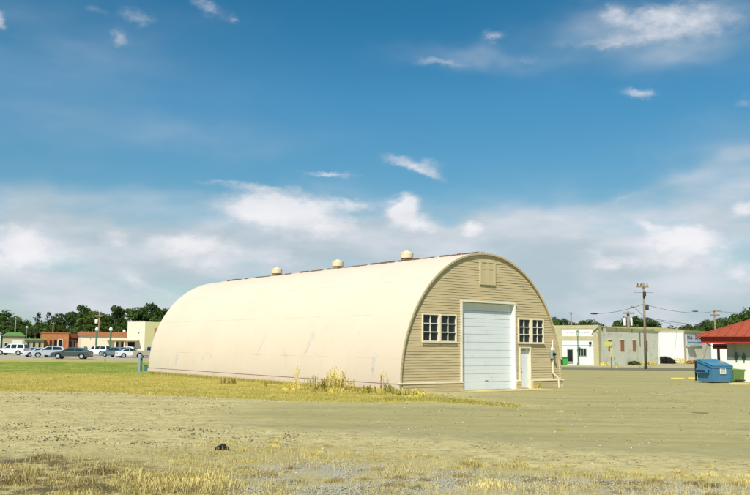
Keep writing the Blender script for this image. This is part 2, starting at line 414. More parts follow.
# puffy / wispy clouds
PUFF = [(285, 207, 56, 17, .95, -3), (252, 212, 38, 13, .6, 0), (330, 224, 46, 12, .5, 0), (300, 236, 70, 10, .35, 0), (350, 262, 60, 8, .3, 0), (700, 262, 60, 8, .35, 0), (620, 200, 60, 5, .35, 14), (560, 225, 50, 8, .3, 8), (405, 206, 15, 12, 1.1, 15), (403, 218, 18, 10, .8, 0), (425, 226, 22, 8, .7, 0), (472, 229, 12, 9, 1.0, 0), (20, 240, 28, 16, .9, 0), (10, 264, 40, 14, .55, 0), (60, 255, 40, 10, .3, 0),
        (112, 237, 15, 9, .7, 0), (185, 243, 42, 10, .8, 0), (150, 262, 50, 10, .35, 0), (230, 250, 40, 10, .35, 0), (130, 281, 18, 9, .5, -25), (160, 290, 30, 6, .4, -10), (280, 262, 25, 10, .4, 0), (205, 265, 30, 9, .4, 0),
        (648, 226, 14, 6, .7, -30), (690, 234, 24, 11, 1.0, 0), (665, 243, 50, 8, .5, 0), (640, 262, 70, 9, .4, -6), (705, 250, 40, 8, .4, 0), (745, 209, 12, 9, .9, 0), (740, 275, 16, 10, .6, 0), (600, 258, 30, 7, .35, -20), (580, 268, 40, 7, .35, 0),
        (632, 92, 17, 6, .48, 0), (648, 96, 14, 5, .35, 0), (492, 36, 17, 6.5, .48, 0), (440, 62, 42, 5, .4, -4), (525, 62, 14, 5, .3, 0), (655, 18, 52, 14, .48, 0), (610, 42, 60, 6, .38, 0), (700, 28, 60, 20, .4, 0), (612, 12, 14, 10, .35, 0),
        (120, 39, 12, 9, .45, -20), (138, 16, 24, 9, .42, 0), (95, 8, 12, 7, .3, 0), (207, 6, 22, 9, .42, -20), (236, 20, 8, 6, .35, 0), (0, 20, 7, 10, .6, 0), (410, 162, 34, 8, .58, -8), (425, 172, 24, 5, .5, -20), (330, 174, 34, 3.5, .5, 0), (260, 187, 24, 4, .45, 0), (355, 204, 28, 5, .45, 0), (215, 183, 26, 2.5, .3, 0), (745, 103, 9, 8, .4, 0)]
pf = t.math('MAXIMUM', blobs(PUFF, *W2), 0.0)
nn = t.noise(t.mapping(P2, (.8, 1.3, 1)), 1.1, 8, .62)
dens = t.math('ADD', pf, t.math('MULTIPLY_ADD', nn, .8, -.4))
puff = t.math('MULTIPLY', t.math('MULTIPLY', t.smooth(dens, .02, 1.05), t.smooth(pf, .03, .5)), .9)
nb = t.noise(t.mapping(P2, (.35, 1.0, 1), loc=(3, 5, 0)), .35, 6, .5)
K = 1/STR
CLOUDV = tuple(c*K for c in (.34, .41, .455)); CLOUDV2 = tuple(c*K for c in (.52, .535, .575))
vc = t.mix(t.smooth(nb, .35, .7), CLOUDV, CLOUDV2)
pc = t.mix(t.smooth(t.math('ADD', nb, t.math('MULTIPLY', puff, .25)), .4, .85), tuple(c*K for c in (.48, .50, .54)), tuple(c*K for c in (.68, .67, .69)))
skyc = t.mix(veil, base, vc); skyc = t.mix(puff, skyc, pc)
t.put(bg.inputs[0], skyc)

# ------------------------------------------------------------------ ground
def polyd(poly, X, Y):                        # signed distance, + inside
    P = np.array(poly, dtype=float); d = np.full(X.shape, 1e9); ins = np.zeros(X.shape, bool); n = len(P)
    for i in range(n):
        a = P[i]; b = P[(i+1) % n]; e = b-a; wx = X-a[0]; wy = Y-a[1]
        tt = np.clip((wx*e[0]+wy*e[1])/max(e@e, 1e-9), 0, 1)
        d = np.minimum(d, np.hypot(wx-e[0]*tt, wy-e[1]*tt))
        c1 = (a[1] <= Y) & (b[1] > Y); c2 = (a[1] > Y) & (b[1] <= Y)
        cr_ = e[0]*wy-e[1]*wx
        ins ^= (c1 & (cr_ > 0)) | (c2 & (cr_ < 0))
    return np.where(ins, d, -d)
def hutpt(lx, ly): return (HUT['x']+lx*ex[0]+ly*ey[0], HUT['y']+lx*ex[1]+ly*ey[1])
POLY = {
 'lawn': [G(-400, 388), G(0, 391.5), G(100, 392.5), G(200, 397), G(300, 401), G(380, 402.5), G(430, 401.5), G(490, 404.5), G(520, 406), G(470, 400), G(428, 394.5), hutpt(1.5, 1), hutpt(2, 29), G(160, 361.5), G(60, 360.5), G(-100, 360), G(-400, 359)],
 'green': [G(-400, 377), G(0, 373), G(110, 375), G(150, 378), G(165, 372), G(150, 362.6), G(0, 362.0), G(-400, 361)],
 'gravel': [G(215, 520), G(232, 474), G(262, 464), G(340, 462), G(430, 468), G(500, 474), G(620, 480), G(780, 488), G(1100, 500), (12, 5), (-2, 5)],
 'dry': [(-14, 6), G(-300, 478), G(-60, 462), G(60, 456), G(180, 449), G(215, 441), G(300, 447), G(390, 456), G(500, 465), G(620, 474), G(760, 480), G(1100, 494), (14, 6)],
 'lot': [G(225, 415), G(262, 402.5), G(430, 403), G(540, 407), G(475, 398), hutpt(3.0, .5), hutpt(9, 10), hutpt(9, 40), (10, 130), (150, 130), (150, 20), G(1000, 462), G(760, 461), G(560, 446), G(400, 432), G(270, 428)],
 'soil': [G(-80, 460), G(20, 455), G(110, 462), G(200, 474), G(240, 480), G(240, 530), (-14, 6)],  # dark earth plus painted-in shade around the lower left tufts
 'track': [G(200, 421), G(420, 438), G(600, 452), G(900, 470), G(900, 458), G(600, 444), G(430, 428)],
}
gx = np.concatenate([-np.geomspace(4000, 75, 14)[:-1], np.arange(-75, -18.1, .75), np.arange(-18, 18, .13), np.arange(18, 75.1, .75), np.geomspace(75, 4000, 14)[1:]])
gy = np.concatenate([-np.geomspace(300, 5, 6)[:-1], np.arange(-4.5, 9, .75), np.arange(9, 34, .15), np.arange(34, 130.1, .75), np.geomspace(131, 6000, 16)])
XX, YY = np.meshgrid(gx, gy)
ZZ = np.zeros_like(XX)
for (i_, j_) in np.argwhere((np.abs(XX) < 18) & (YY > 8.5) & (YY < 33)):
    x_, y_ = XX[i_, j_], YY[i_, j_]; f_ = min(1, (33-y_)/9)*min(1, (y_-8.5)/2)
    rough = .35 if x_ > -2+(y_-20)*.1 and y_ > 19 else 1.0          # the lot side is driven smooth
    ZZ[i_, j_] = f_*(.030*rough*mnoise.fractal(Vector((x_*1.4, y_*1.1, 3)), .7, 2.1, 4)+.02*mnoise.noise(Vector((x_*.25, y_*.9, 8))))
nx, ny = len(gx), len(gy)
V = np.stack([XX, YY, ZZ], -1).reshape(-1, 3)
ii = (np.arange(ny-1)[:, None]*nx+np.arange(nx-1)[None, :]).ravel()
Fq = np.stack([ii, ii+1, ii+nx+1, ii+nx], -1)
def ground_mat():
    m, t, b = new_mat('ground_dirt_grass')
    g = t.new('ShaderNodeNewGeometry').outputs['Position']
    def sdist(k): return t.new('ShaderNodeAttribute', attribute_name=k).outputs['Fac']
    big = t.noise(g, .09, 5, .6); mid = t.noise(g, .7, 7, .65); fine = t.noise(g, 9, 6, .7); vfine = t.noise(g, 42, 3, .7)
    strk = t.noise(t.mapping(g, (.10, .9, 1), rot=(0, 0, R_(-14))), 1.0, 7, .62)
    def mask(k, wdt, n=mid, amp=1.2):
        return t.smooth(t.math('ADD', sdist(k), t.math('MULTIPLY_ADD', n, 2*amp, -amp)), -wdt, wdt)
    # packed pale dirt
    c = t.mix(t.smooth(strk, .3, .7), (.44, .37, .165), (.57, .49, .235))
    c = t.mix(t.math('MULTIPLY', t.smooth(mid, .45, .75), .55), c, (.31, .265, .13))
    c = t.mix(t.math('MULTIPLY', t.smooth(fine, .52, .66), .6), c, (.22, .175, .075))
    c = t.mix(t.math('MULTIPLY', t.smooth(t.noise(t.mapping(g, (1, 2.2, 1)), 3.1, 6, .75), .50, .60), .75), c, (.235, .185, .08))
    c = t.mix(t.math('MULTIPLY', t.smooth(t.noise(t.mapping(g, (1, .7, 1), loc=(9, 4, 0)), 1.9, 7, .8), .53, .60), .6), c, (.60, .53, .30))
    c = t.mix(t.math('MULTIPLY', t.smooth(vfine, .62, .75), .5), c, (.55, .50, .36))
    # worn asphalt lot
    a = t.mix(t.smooth(strk, .3, .72), (.325, .285, .125), (.42, .37, .172))
    a = t.mix(t.math('MULTIPLY', t.smooth(big, .4, .65), .4), a, (.43, .38, .18))
    a = t.mix(t.math('MULTIPLY', t.smooth(vfine, .5, .75), .35), a, (.20, .18, .11))
    vor = t.new('ShaderNodeTexVoronoi', feature='DISTANCE_TO_EDGE'); vor.inputs['Scale'].default_value = .16
    wv = t.new('ShaderNodeVectorMath', operation='ADD'); t.l.new(g, wv.inputs[0])
    sc_ = t.new('ShaderNodeVectorMath', operation='SCALE'); t.l.new(t.noise(g, .5, 6, .7, out=1), sc_.inputs[0]); sc_.inputs['Scale'].default_value = 3.5
    t.l.new(sc_.outputs[0], wv.inputs[1]); t.l.new(wv.outputs[0], vor.inputs['Vector'])
    crk = t.math('MULTIPLY', t.smooth(vor.outputs[0], .010, .002), t.smooth(big, .42, .55))
    a = t.mix(t.math('MULTIPLY', crk, .55), a, (.12, .105, .05))
    a = t.mix(t.math('MULTIPLY', t.smooth(t.noise(t.mapping(g, (1, 2, 1)), 1.7, 8, .8), .50, .60), .42), a, (.255, .215, .095))
    a = t.mix(t.math('MULTIPLY', t.smooth(fine, .60, .72), .35), a, (.55, .50, .28))
    c = t.mix(mask('lot', 1.6), c, a)
    c = t.mix(t.math('MULTIPLY', mask('track', 1.4, amp=.8), .42), c, (.25, .225, .125))
    # dry grass zone soil and blue-grey gravel
    dr = t.mix(t.smooth(fine, .35, .65), (.30, .25, .11), (.46, .39, .18))
    c = t.mix(t.math('MULTIPLY', mask('dry', .9), t.smooth(mid, .30, .55)), c, dr)
    c = t.mix(t.math('MULTIPLY', mask('soil', .8), t.smooth(t.noise(t.mapping(g, (1, .8, 1)), 2.3, 6, .7), .43, .53)), c, (.13, .10, .05))  # dark soil colour, with the shade under the tufts painted in
    gr = t.mix(t.smooth(vfine, .3, .7), (.21, .195, .14), (.52, .49, .375))
    gr = t.mix(t.math('MULTIPLY', t.smooth(fine, .5, .7), .4), gr, (.36, .32, .2))
    c = t.mix(t.math('MULTIPLY', mask('gravel', .7), t.smooth(mid, .62, .42)), c, gr)
    # lawn
    lw = t.mix(t.smooth(mid, .3, .7), (.33, .27, .05), (.52, .42, .12))
    lw = t.mix(t.math('MULTIPLY', t.smooth(fine, .5, .75), .5), lw, (.22, .20, .04))
    lw = t.mix(t.math('MULTIPLY', t.smooth(strk, .5, .7), .5), lw, (.44, .34, .11))
    gn = t.mix(t.smooth(mid, .3, .7), (.125, .20, .025), (.22, .29, .04))
    lw = t.mix(t.math('MULTIPLY', mask('green', 2.5, n=big, amp=6), t.smooth(t.noise(g, .35, 6, .7), .72, .48)), lw, gn)
    c = t.mix(mask('lawn', .5, n=mid, amp=1.3), c, lw)
    t.put(b.inputs['Base Color'], c); b.inputs['Roughness'].default_value = .95; b.inputs['Specular IOR Level'].default_value = .1
    bp = t.new('ShaderNodeBump'); bp.inputs['Strength'].default_value = .6; bp.inputs['Distance'].default_value = .05
    h = t.math('ADD', t.math('MULTIPLY', fine, .6), t.math('MULTIPLY', vfine, .35))
    t.l.new(h, bp.inputs['Height']); t.l.new(bp.outputs[0], b.inputs['Normal'])
    return m
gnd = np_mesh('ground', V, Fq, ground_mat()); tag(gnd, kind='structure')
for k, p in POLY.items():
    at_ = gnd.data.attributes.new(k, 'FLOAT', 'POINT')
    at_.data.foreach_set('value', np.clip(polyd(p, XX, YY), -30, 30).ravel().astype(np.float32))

# street, pavement and kerb in front of the right-hand buildings
def sheet(name, pts, z, m, kind='structure'):
    mb = MB(); mb.v = [(x, y, z) for x, y in pts]; mb.f = [tuple(range(len(pts)))]
    return tag(mb.build(name, m), kind=kind)
asph = mat('street_asphalt', (.17, .155, .09), .9, .12, .5, bump=.3)
sheet('street', [G(520, 369.2), G(900, 373.5), G(900, 370.4), G(520, 366.4)], .004, asph)
SW = [G(520, 366.6), G(900, 370.6), (110, 130), (15, 130)]
tag(MB().slab(SW, -.05, .13).build('pavement', mat('concrete_pavement', (.40, .36, .22), .9, .15, .4, dirt=(.3, .22, .08), dirt_amt=.6), bevel=.02), kind='structure')
# far car park asphalt behind the lawn
sheet('car_park', [G(-500, 359.3), G(60, 360.0), G(175, 361.2), (-30, 175), (-150, 175)], .006, mat('pale_car_park', (.40, .35, .25), .9, .12, .15, dirt=(.30, .27, .18), dirt_amt=.5))
# faded paint marks on the lot
fade, tf, bf = new_mat('faded_white_line')
cof = tf.new('ShaderNodeTexCoord').outputs['Object']
tf.put(bf.inputs['Base Color'], tf.mix(tf.smooth(tf.noise(cof, 2.2, 6, .8), .42, .6), (.33, .30, .18), (.50, .48, .36))); bf.inputs['Roughness'].default_value = .9
for (a, b_) in (((600, 393.2), (622, 394.2)), ((652, 396.0), (684, 391.0)), ((668, 392.3), (700, 387.6))):
    A, B = Vector(G(*a)), Vector(G(*b_)); d = (B-A).normalized(); n = Vector((-d.y, d.x))*.07
    sheet('painted_line', [tuple(A-n), tuple(B-n), tuple(B+n), tuple(A+n)], .006, fade)
# manhole-like dark patch
px_ = G(700, 413)
tag(MB().lathe([(.27, -.02), (.27, .008), (.23, .008), (.23, .005)], (0, 0, 0), 20).build('manhole_cover', M['rust'], loc=(px_[0], px_[1], 0)), 'dark round manhole cover set in the asphalt in front of the blue dumpster', 'manhole cover')

# ------------------------------------------------------------------ the hut
hut = empty('quonset_hut', (HUT['x'], HUT['y'], 0), HUT['yaw'], 'long cream half-round metal hut with tan corrugated front and roll-up door', 'hut')
R0, RZ, FH, LL = HUT['R'], HUT['Rz'], HUT['fh'], HUT['L']
# shell
na, nl = 72, 60; tk = .06
Vs = []; UV = []
for layer in (0, 1):
    for j in range(nl+1):
        ly = -.05+(LL+.1)*j/nl
        for i in range(na+1):
            th = -.012+(math.pi+.024)*i/na; th2 = max(min(th, math.pi), 0)
            r = 0.0 if layer == 0 else -tk
            wob = 0 if layer else .012*mnoise.noise(Vector((ly*.5, th*4, 1.3)))
            x = R0-(R0+.02+r+wob)*math.cos(th); z = FH+(RZ+.02+r+wob)*math.sin(th)
            if th < 0 or th > math.pi: z = FH-.03
            Vs.append((x, ly, z)); UV.append((ly, th2*5.86))
Fs = []
W_ = na+1; NL = (nl+1)*W_
for j in range(nl):
    for i in range(na):
        a = j*W_+i; Fs.append((a, a+W_, a+W_+1, a+1)); a2 = a+NL; Fs.append((a2, a2+1, a2+W_+1, a2+W_))
for i in range(na):
    Fs.append((i, i+1, NL+i+1, NL+i)); a = nl*W_+i; Fs.append((a+1, a, NL+a, NL+a+1))
for j in range(nl):
    a = j*W_; Fs.append((a+W_, a, NL+a, NL+a+W_)); a = j*W_+na; Fs.append((a, a+W_, NL+a+W_, NL+a))
shell = np_mesh('shell', Vs, Fs, M['shell'], hut, smooth=True)
uvl = shell.data.uv_layers.new(name='UVMap')
li = np.zeros(len(shell.data.loops), dtype=np.int32); shell.data.loops.foreach_get('vertex_index', li)
uvl.data.foreach_set('uv', np.array(UV, dtype=np.float32)[li].ravel())
shell.modifiers.new('es', 'EDGE_SPLIT').split_angle = R_(40)

OPEN = [(3.80, 7.50, 0, 4.20), (7.85, 8.67, 0, 2.08), (1.33, 2.34, 2.30, 3.55), (2.44, 3.46, 2.30, 3.55), (7.78, 8.66, 2.30, 3.50), (8.79, 9.68, 2.30, 3.50), (5.08, 6.10, 5.14, 6.24)]
def front_wall():
    V_, F_ = [], []
    step = .128; z = FH
    def halfw(zz):
        q = 1-((zz-FH)/RZ)**2
        return R0*math.sqrt(max(q, 0))
    while z < FH+RZ-.02:
        z1 = min(z+step, FH+RZ-.002)
        cuts = sorted({c for o in OPEN for c in (o[2], o[3]) if z < c < z1})
        zz = [z]+cuts+[z1]
        for k in range(len(zz)-1):
            za, zb = zz[k], zz[k+1]; zm = (za+zb)/2
            segs = [(0, 2*R0)]
            for o in OPEN:
                if o[2] < zm < o[3]:
                    ns = []
                    for s0, s1 in segs:
                        if o[1] <= s0 or o[0] >= s1: ns.append((s0, s1)); continue
                        if o[0] > s0: ns.append((s0, o[0]))
                        if o[1] < s1: ns.append((o[1], s1))
                    segs = ns
            for s0, s1 in segs:
                nseg = max(1, int((s1-s0)/.14))
                def pt(u, zq):
                    h = halfw(zq); x = s0+(s1-s0)*u; x = max(R0-h, min(R0+h, x))
                    f = (zq-z)/step
                    lap = -.013*(1-f)
                    wav =   .009*mnoise.noise(Vector((x*1.3, round(z/step)*.45, zq*.9)))+  .0035*math.sin(x*5.2+round(z/step)*1.9)*min(1, max(.25, (z-1)/4))
                    return (x, .02+lap+wav, zq)
                for i in range(nseg):
                    u0, u1 = i/nseg, (i+1)/nseg
                    q = [pt(u0, za), pt(u1, za), pt(u1, zb), pt(u0, zb)]
                    if abs(q[0][0]-q[1][0]) < 1e-4 and abs(q[2][0]-q[3][0]) < 1e-4: continue
                    b = len(V_); V_ += q; F_.append((b, b+1, b+2, b+3))
        z = z1
    # lap undersides are implied by the offset between rows: add them
    return V_, F_
fv, ff = front_wall()
np_mesh('front_wall', fv, ff, M['siding'], hut)
# backing wall and rear wall
def arch_face(y0, y1, name, m, holes=False):
    mb = MB(); n = 40
    pts = [(R0-(R0-.07)*math.cos(math.pi*i/n), FH+(RZ-.07)*math.sin(math.pi*i/n)) for i in range(n+1)]
    mb.prism(pts, y0, y1); return mb.build(name, m, hut)
arch_face(LL-.12, LL-.02, 'rear_wall', M['siding'])
arch_face(.62, .66, 'inner_wall', M['dark'])
# arch edge trim on the front
mb = MB(); n = 72
for i in range(n):
    a0, a1 = math.pi*i/n, math.pi*(i+1)/n
    q = []
    for a in (a0, a1):
        for r in (-.07, .022):
            q.append((R0-(R0+r)*math.cos(a), FH+(RZ+r)*math.sin(a)))
    b = len(mb.v)
    for y in (-.085, -.045):
        mb.v += [(q[0][0], y, q[0][1]), (q[1][0], y, q[1][1]), (q[3][0], y, q[3][1]), (q[2][0], y, q[2][1])]
    mb.f += [(b, b+1, b+2, b+3), (b+7, b+6, b+5, b+4), (b+1, b+5, b+6, b+2), (b, b+3, b+7, b+4)]
mb.build('arch_trim', M['tanpaint'], hut)
for i in range(1, 90):
    a = math.pi*i/90; MB().lathe([(.013, -.012), (.013, 0)], (R0-(R0-.03)*math.cos(a), -.085, FH+(RZ-.03)*math.sin(a)), 6, 'y').build('bolt', M['rust'], hut)
# foundation
mb = MB()
mb.box(-.10, .10, -.10, LL+.05, 0, FH-.06); mb.box(2*R0-.10, 2*R0+.10, -.10, LL+.05, 0, FH-.06); mb.box(.10, 2*R0-.1, LL-.15, LL+.05, 0, FH-.06)
mb.build('foundation', mat('cream_foundation_paint', (.72, .58, .45), .8, .08, 1, dirt=(.45, .35, .22), dirt_amt=.45, bump=.3), hut)
for x0, x1 in ((.1, 3.80), (7.50, 7.85), (8.70, 2*R0-.1)):
    mb = MB(); mb.box(x0, x1, -.13, .10, 0, FH-.055)
    for k in (1, 2): mb.box(x0-.004*k, x1-.004, -.15+.004*k, -.12, FH*k/2-.20, FH*k/2-.075)
    mb.build('front_foundation', M['siding'], hut)
for x0, x1 in ((-.12, 3.80), (7.50, 7.85), (8.70, 2*R0+.12)): MB().box(x0, x1, -.17, .0, FH-.05, FH+.012).build('foundation_ledge', M['ledge'], hut, bevel=.008)
# long side: solid dark strip standing in for the shadow under the shell
mb = MB(); mb.box(-.075, 0, 0, LL, FH-.062, FH-.032); mb.box(-.09, 0, 13, 18.5, FH-.075, FH-.03); mb.build('sill_shade_strip', M['rust'], hut)
# garage door (recessed) with jambs and lintel
gd = empty('garage_door', (0, 0, 0)); gd.parent = hut
mb = MB(); yy = .20; zt = 4.198
nsec = 11
for k in range(nsec):
    z0, z1 = zt*k/nsec, zt*(k+1)/nsec
    hh = z1-z0
    b = len(mb.v)
    prof = [(z0+.004, -.012), (z0+.016, -.03), (z0+hh*.46, -.03), (z0+hh*.49, -.024), (z0+hh*.52, -.03), (z1-.016, -.03), (z1-.004, -.012)]
    for zq, dy in prof: mb.v += [(3.86, yy+dy, zq), (7.44, yy+dy, zq)]
    for i in range(len(prof)-1): mb.f.append((b+2*i, b+2*i+1, b+2*i+3, b+2*i+2))
mb.box(3.82, 7.46, yy+.002, yy+.03, 0, zt)
mb.build('door_panel', M['bluedoor'], gd)
mb = MB(); mb.box(3.76, 3.84, -.07, yy+.02, 0, 4.205); mb.build('jamb', M['trim'], gd, bevel=.006)
mb = MB(); mb.box(7.44, 7.57, -.07, yy+.02, 0, 4.205); mb.build('jamb', M['brightwhite'], gd, bevel=.006)
mb = MB(); mb.box(3.74, 7.60, -.085, yy+.02, 4.207, 4.28); mb.build('lintel', M['trim'], gd, bevel=.006)
mb = MB().box(5.55, 5.75, yy-.055, yy-.028, .42, .46); mb.build('handle', M['grey'], gd)
# personnel door
pd = empty('entry_door', (0, 0, 0)); pd.parent = hut
MB().box(7.90, 8.62, .10, .14, .02, 2.03).build('door_leaf', M['bluedoor'], pd, bevel=.005)
mb = MB(); mb.box(7.835, 7.899, -.05, .16, 0, 2.09); mb.box(8.621, 8.685, -.05, .16, 0, 2.09); mb.box(7.90, 8.62, -.048, .158, 2.034, 2.088); mb.build('frame', M['ledge'], pd, bevel=.005)
mb = MB(); mb.tube((8.02, .11, 1.0), (8.02, .04, 1.0), .015); mb.lathe([(.0, -.035), (.03, -.03), (.032, 0), (.01, .01)], (8.02, .04, 1.0), 10, 'y'); mb.build('handle', M['grey'], pd)
MB().box(8.10, 8.42, .088, .099, 1.90, 1.97).build('label_plate', M['cabgrey'], pd)
# windows
def window(x0, x1, z0, z1, lab=None):
    wn = empty('window', (0, 0, 0)); wn.parent = hut
    mb = MB(); f = .03
    mb.box(x0-.012, x0+f, -.055, .10, z0-.03, z1+.03); mb.box(x1-f, x1+.012, -.055, .10, z0-.03, z1+.03)
    mb.box(x0+f, x1-f, -.053, .10, z1-f, z1+.011); mb.box(x0+f, x1-f, -.053, .10, z0-.011, z0+f)
    mb.box(x0-.05, x1+.05, -.08, -.056, z0-.06, z0-.015)
    mb.build('frame', M['ledge'], wn, bevel=.004)
    xm = (x0+x1)/2; zb = z0+f; H = z1-z0-2*f; z_ = zb+H*.34
    mb = MB(); mb.box(x0+f, x1-f, -.025, .05, z_-.02, z_+.02); mb.box(xm-.016, xm+.016, -.01, .045, z_+.02, z1-f); mb.box(xm-.016, xm+.016, -.005, .045, zb, z_-.02)
    zc = z_+(z1-f-z_)/2; mb.box(x0+f, xm-.022, -.008, .045, zc-.018, zc+.018); mb.box(xm+.022, x1-f, -.008, .045, zc-.018, zc+.018)
    mb.build('glazing_bar', M['trim'], wn)
    MB().box(x0+f-.01, x1-f+.01, .052, .062, z0+f-.01, z1-f+.01).build('pane', M['glass'], wn)
for o in OPEN[2:6]: window(*o)
for x0, x1 in ((2.36, 2.42), (8.68, 8.77)): MB().box(x0, x1, -.075, .02, 2.3, 3.5).build('mullion', M['ledge'], hut)
# gable louvre
gv = empty('gable_shutter', (0, 0, 0)); gv.parent = hut
x0, x1, z0, z1 = OPEN[6]
mb = MB(); f = .05
mb.box(x0-.03, x0+f, -.055, .06, z0-.04, z1+.04); mb.box(x1-f, x1+.03, -.055, .06, z0-.04, z1+.04); mb.box(x0+f, x1-f, -.053, .06, z1-f, z1+.038); mb.box(x0+f, x1-f, -.053, .06, z0-.038, z0+f)
mb.build('frame', M['tanframe2'], gv, bevel=.005)
for a, b_ in ((x0+f+.012, (x0+x1)/2-.03), ((x0+x1)/2+.03, x1-f-.012)):
    mb = MB(); mb.box(a, b_, -.03, .03, z0+f+.01, z1-f-.01)
    for e in (a, b_-.05): mb.box(e, e+.05, -.045, -.031, z0+f+.01, z1-f-.01)
    for e in (z0+f+.01, z1-f-.33): mb.box(a+.05, b_-.05, -.043, -.031, e, e+.05)
    mb.build('shutter_leaf', M['tanpaint'], gv)
MB().box((x0+x1)/2-.029, (x0+x1)/2+.029, -.045, .03, z0+f, z1-f).build('centre_post', M['tanframe2'], gv)
# ridge strip: broken rusty cap
y = .3
while y < LL-1:
    l = random.uniform(.25, .8); h = random.uniform(.05, .10)
    if random.random() < .78: MB().box(R0-.22, R0+.22, y, y+l, FH+RZ-.02, FH+RZ+.05+h).build('ridge_cap', M['rust'], hut)
    y += l+random.choice([.04, .1, .35, .5])
mb = MB(); mb.box(R0-.20, R0+.20, .2, LL-.3, FH+RZ-.03, FH+RZ+.075); mb.build('ridge_board', M['vent'], hut)
# roof vents
def find_ly(px):
    best = min(((abs((lambda q: 375+ (q[0]*F/(q[1]*math.cos(PIT)+(FH+RZ-CH)*math.sin(PIT))))(hutpt(R0, l*.05))-px-1.0), l*.05) for l in range(0, 540)))
    return best[1]
for px in (276, 337, 406):
    ly = find_ly(px)
    v_ = empty('roof_vent', (R0, ly, FH+RZ)); v_.parent = hut
    MB().lathe([(.24, -.1), (.22, .22)], n=20).build('neck', M['vent'], v_, smooth=False)
    o = MB().lathe([(.30, .19), (.36, .23), (.36, .50), (.33, .53), (.12, .62), (.06, .66), (.0, .67)], n=24).build('cap', M['vent'], v_, smooth=True); o.modifiers.new('es', 'EDGE_SPLIT').split_angle = R_(35)
    MB().lathe([(.315, .17), (.33, .21)], n=20).build('rain_skirt', M['rust'], v_)
# electric meter and conduit
em = empty('electric_meter', (0, 0, 0)); em.parent = hut
lx = 10.28
mb = MB(); mb.box(lx-.11, lx+.11, -.17, -.03, 1.50, 1.92); mb.build('meter_box', M['cabgrey'], em, bevel=.01)
mb = MB(); mb.lathe([(.0, -.12), (.075, -.11), (.085, 0)], (lx, -.17, 1.72), 14, 'y'); mb.build('meter_glass', M['glass'], em)
mb = MB(); mb.box(lx-.06, lx+.10, -.15, -.03, 1.93, 2.08); mb.tube((lx, -.10, 2.08), (lx, -.10, 2.45), .04); mb.build('weatherhead', M['brightwhite'], em)
mb = MB(); mb.path([(lx, -.10, 1.5), (lx, -.10, .75), (lx+.28, -.22, .50), (lx+.30, -.24, .0)], .042); mb.build('conduit', M['ledge'], em)
MB().box(lx-.05, lx+.09, -.13, -.03, 1.36, 1.47).build('meter_tag', M['rust'], em)
# threshold apron (concrete) in front of the doors
ap = [hutpt(3.5, -.02), hutpt(3.3, -1.3), hutpt(8.9, -1.5), hutpt(9.0, -.02)]
m, tt, bb = new_mat('yellowed_apron'); g_ = tt.new('ShaderNodeNewGeometry').outputs['Position']
tt.put(bb.inputs['Base Color'], tt.mix(tt.smooth(tt.noise(g_, 1.4, 7, .7), .36, .6), (.34, .31, .19), (.60, .48, .17))); bb.inputs['Roughness'].default_value = .95
sheet('apron', [ap[0], ap[1], ap[2], ap[3]], .010, m)

# ------------------------------------------------------------------ blades, tufts
def blades(pts, h0, h1, lean, wd, clump=None):
    """pts: (n,2|3) roots. returns V,F of bent two-segment blades"""
    n = len(pts); a = rng.uniform(0, 2*np.pi, n); h = rng.uniform(h0, h1, n) if clump is None else clump
    ln = rng.uniform(.1, 1, n)*lean*h; dx, dy = np.cos(a), np.sin(a)
    fa = rng.uniform(0, 2*np.pi, n); wx, wy = np.cos(fa)*wd*.5, np.sin(fa)*wd*.5
    z0 = pts[:, 2] if pts.shape[1] > 2 else np.zeros(n)
    V = np.zeros((n, 5, 3))
    V[:, 0] = np.stack([pts[:, 0]-wx, pts[:, 1]-wy, z0-.01], -1); V[:, 1] = np.stack([pts[:, 0]+wx, pts[:, 1]+wy, z0-.01], -1)
    mx, my = pts[:, 0]+dx*ln*.35, pts[:, 1]+dy*ln*.35
    V[:, 2] = np.stack([mx+wx*.8, my+wy*.8, z0+h*.6], -1); V[:, 3] = np.stack([mx-wx*.8, my-wy*.8, z0+h*.6], -1)
    V[:, 4] = np.stack([pts[:, 0]+dx*ln, pts[:, 1]+dy*ln, z0+h*(1-.25*lean)], -1)
    b = np.arange(n)*5
    F1 = np.stack([b, b+1, b+2], -1); F2 = np.stack([b, b+2, b+3], -1); F3 = np.stack([b+3, b+2, b+4], -1)
    return V.reshape(-1, 3), np.concatenate([F1, F2, F3])
def scatter(poly, n, ymin, ymax, pw=2.0, half=.52, thr=None, nscale=.7, edge=0):
    # more per square metre close by, thinning with distance
    m = n*6; u = rng.uniform(0, 1, m); a = 1-pw
    if abs(pw-1) < 1e-6: y = ymin*(ymax/ymin)**u
    else: y = (ymin**(a+1)+u*(ymax**(a+1)-ymin**(a+1)))**(1/(a+1)) if abs(a+1) > 1e-6 else ymin*(ymax/ymin)**u
    x = rng.uniform(-half, half, m)*y
    ok = polyd(poly, x, y) > edge; x, y = x[ok], y[ok]
    if thr is not None:
        k = np.array([mnoise.fractal(Vector((p*nscale, q*nscale*1.6, 0)), 1.0, 2.0, 3) for p, q in zip(x, y)]); ok = k > rng.normal(thr, .12, len(k)); x, y = x[ok], y[ok]
    return np.stack([x, y], -1)[:n]
# foreground dry grass (uncountable)
p = scatter(POLY['dry'], 40000, 10.5, 26, 2.0, thr=.22, nscale=1.1)
Vb, Fb = blades(p, .02, .075, 1.2, .006)
p2 = scatter(POLY['dry'], 5000, 10.5, 25, 1.8, thr=-.05); V2, F2 = blades(p2, .10, .26, .9, .005)
Fb = np.concatenate([Fb, F2+len(Vb)]); Vb = np.concatenate([Vb, V2])
tag(np_mesh('dry_grass', Vb, Fb, M['drygrass']), kind='stuff')
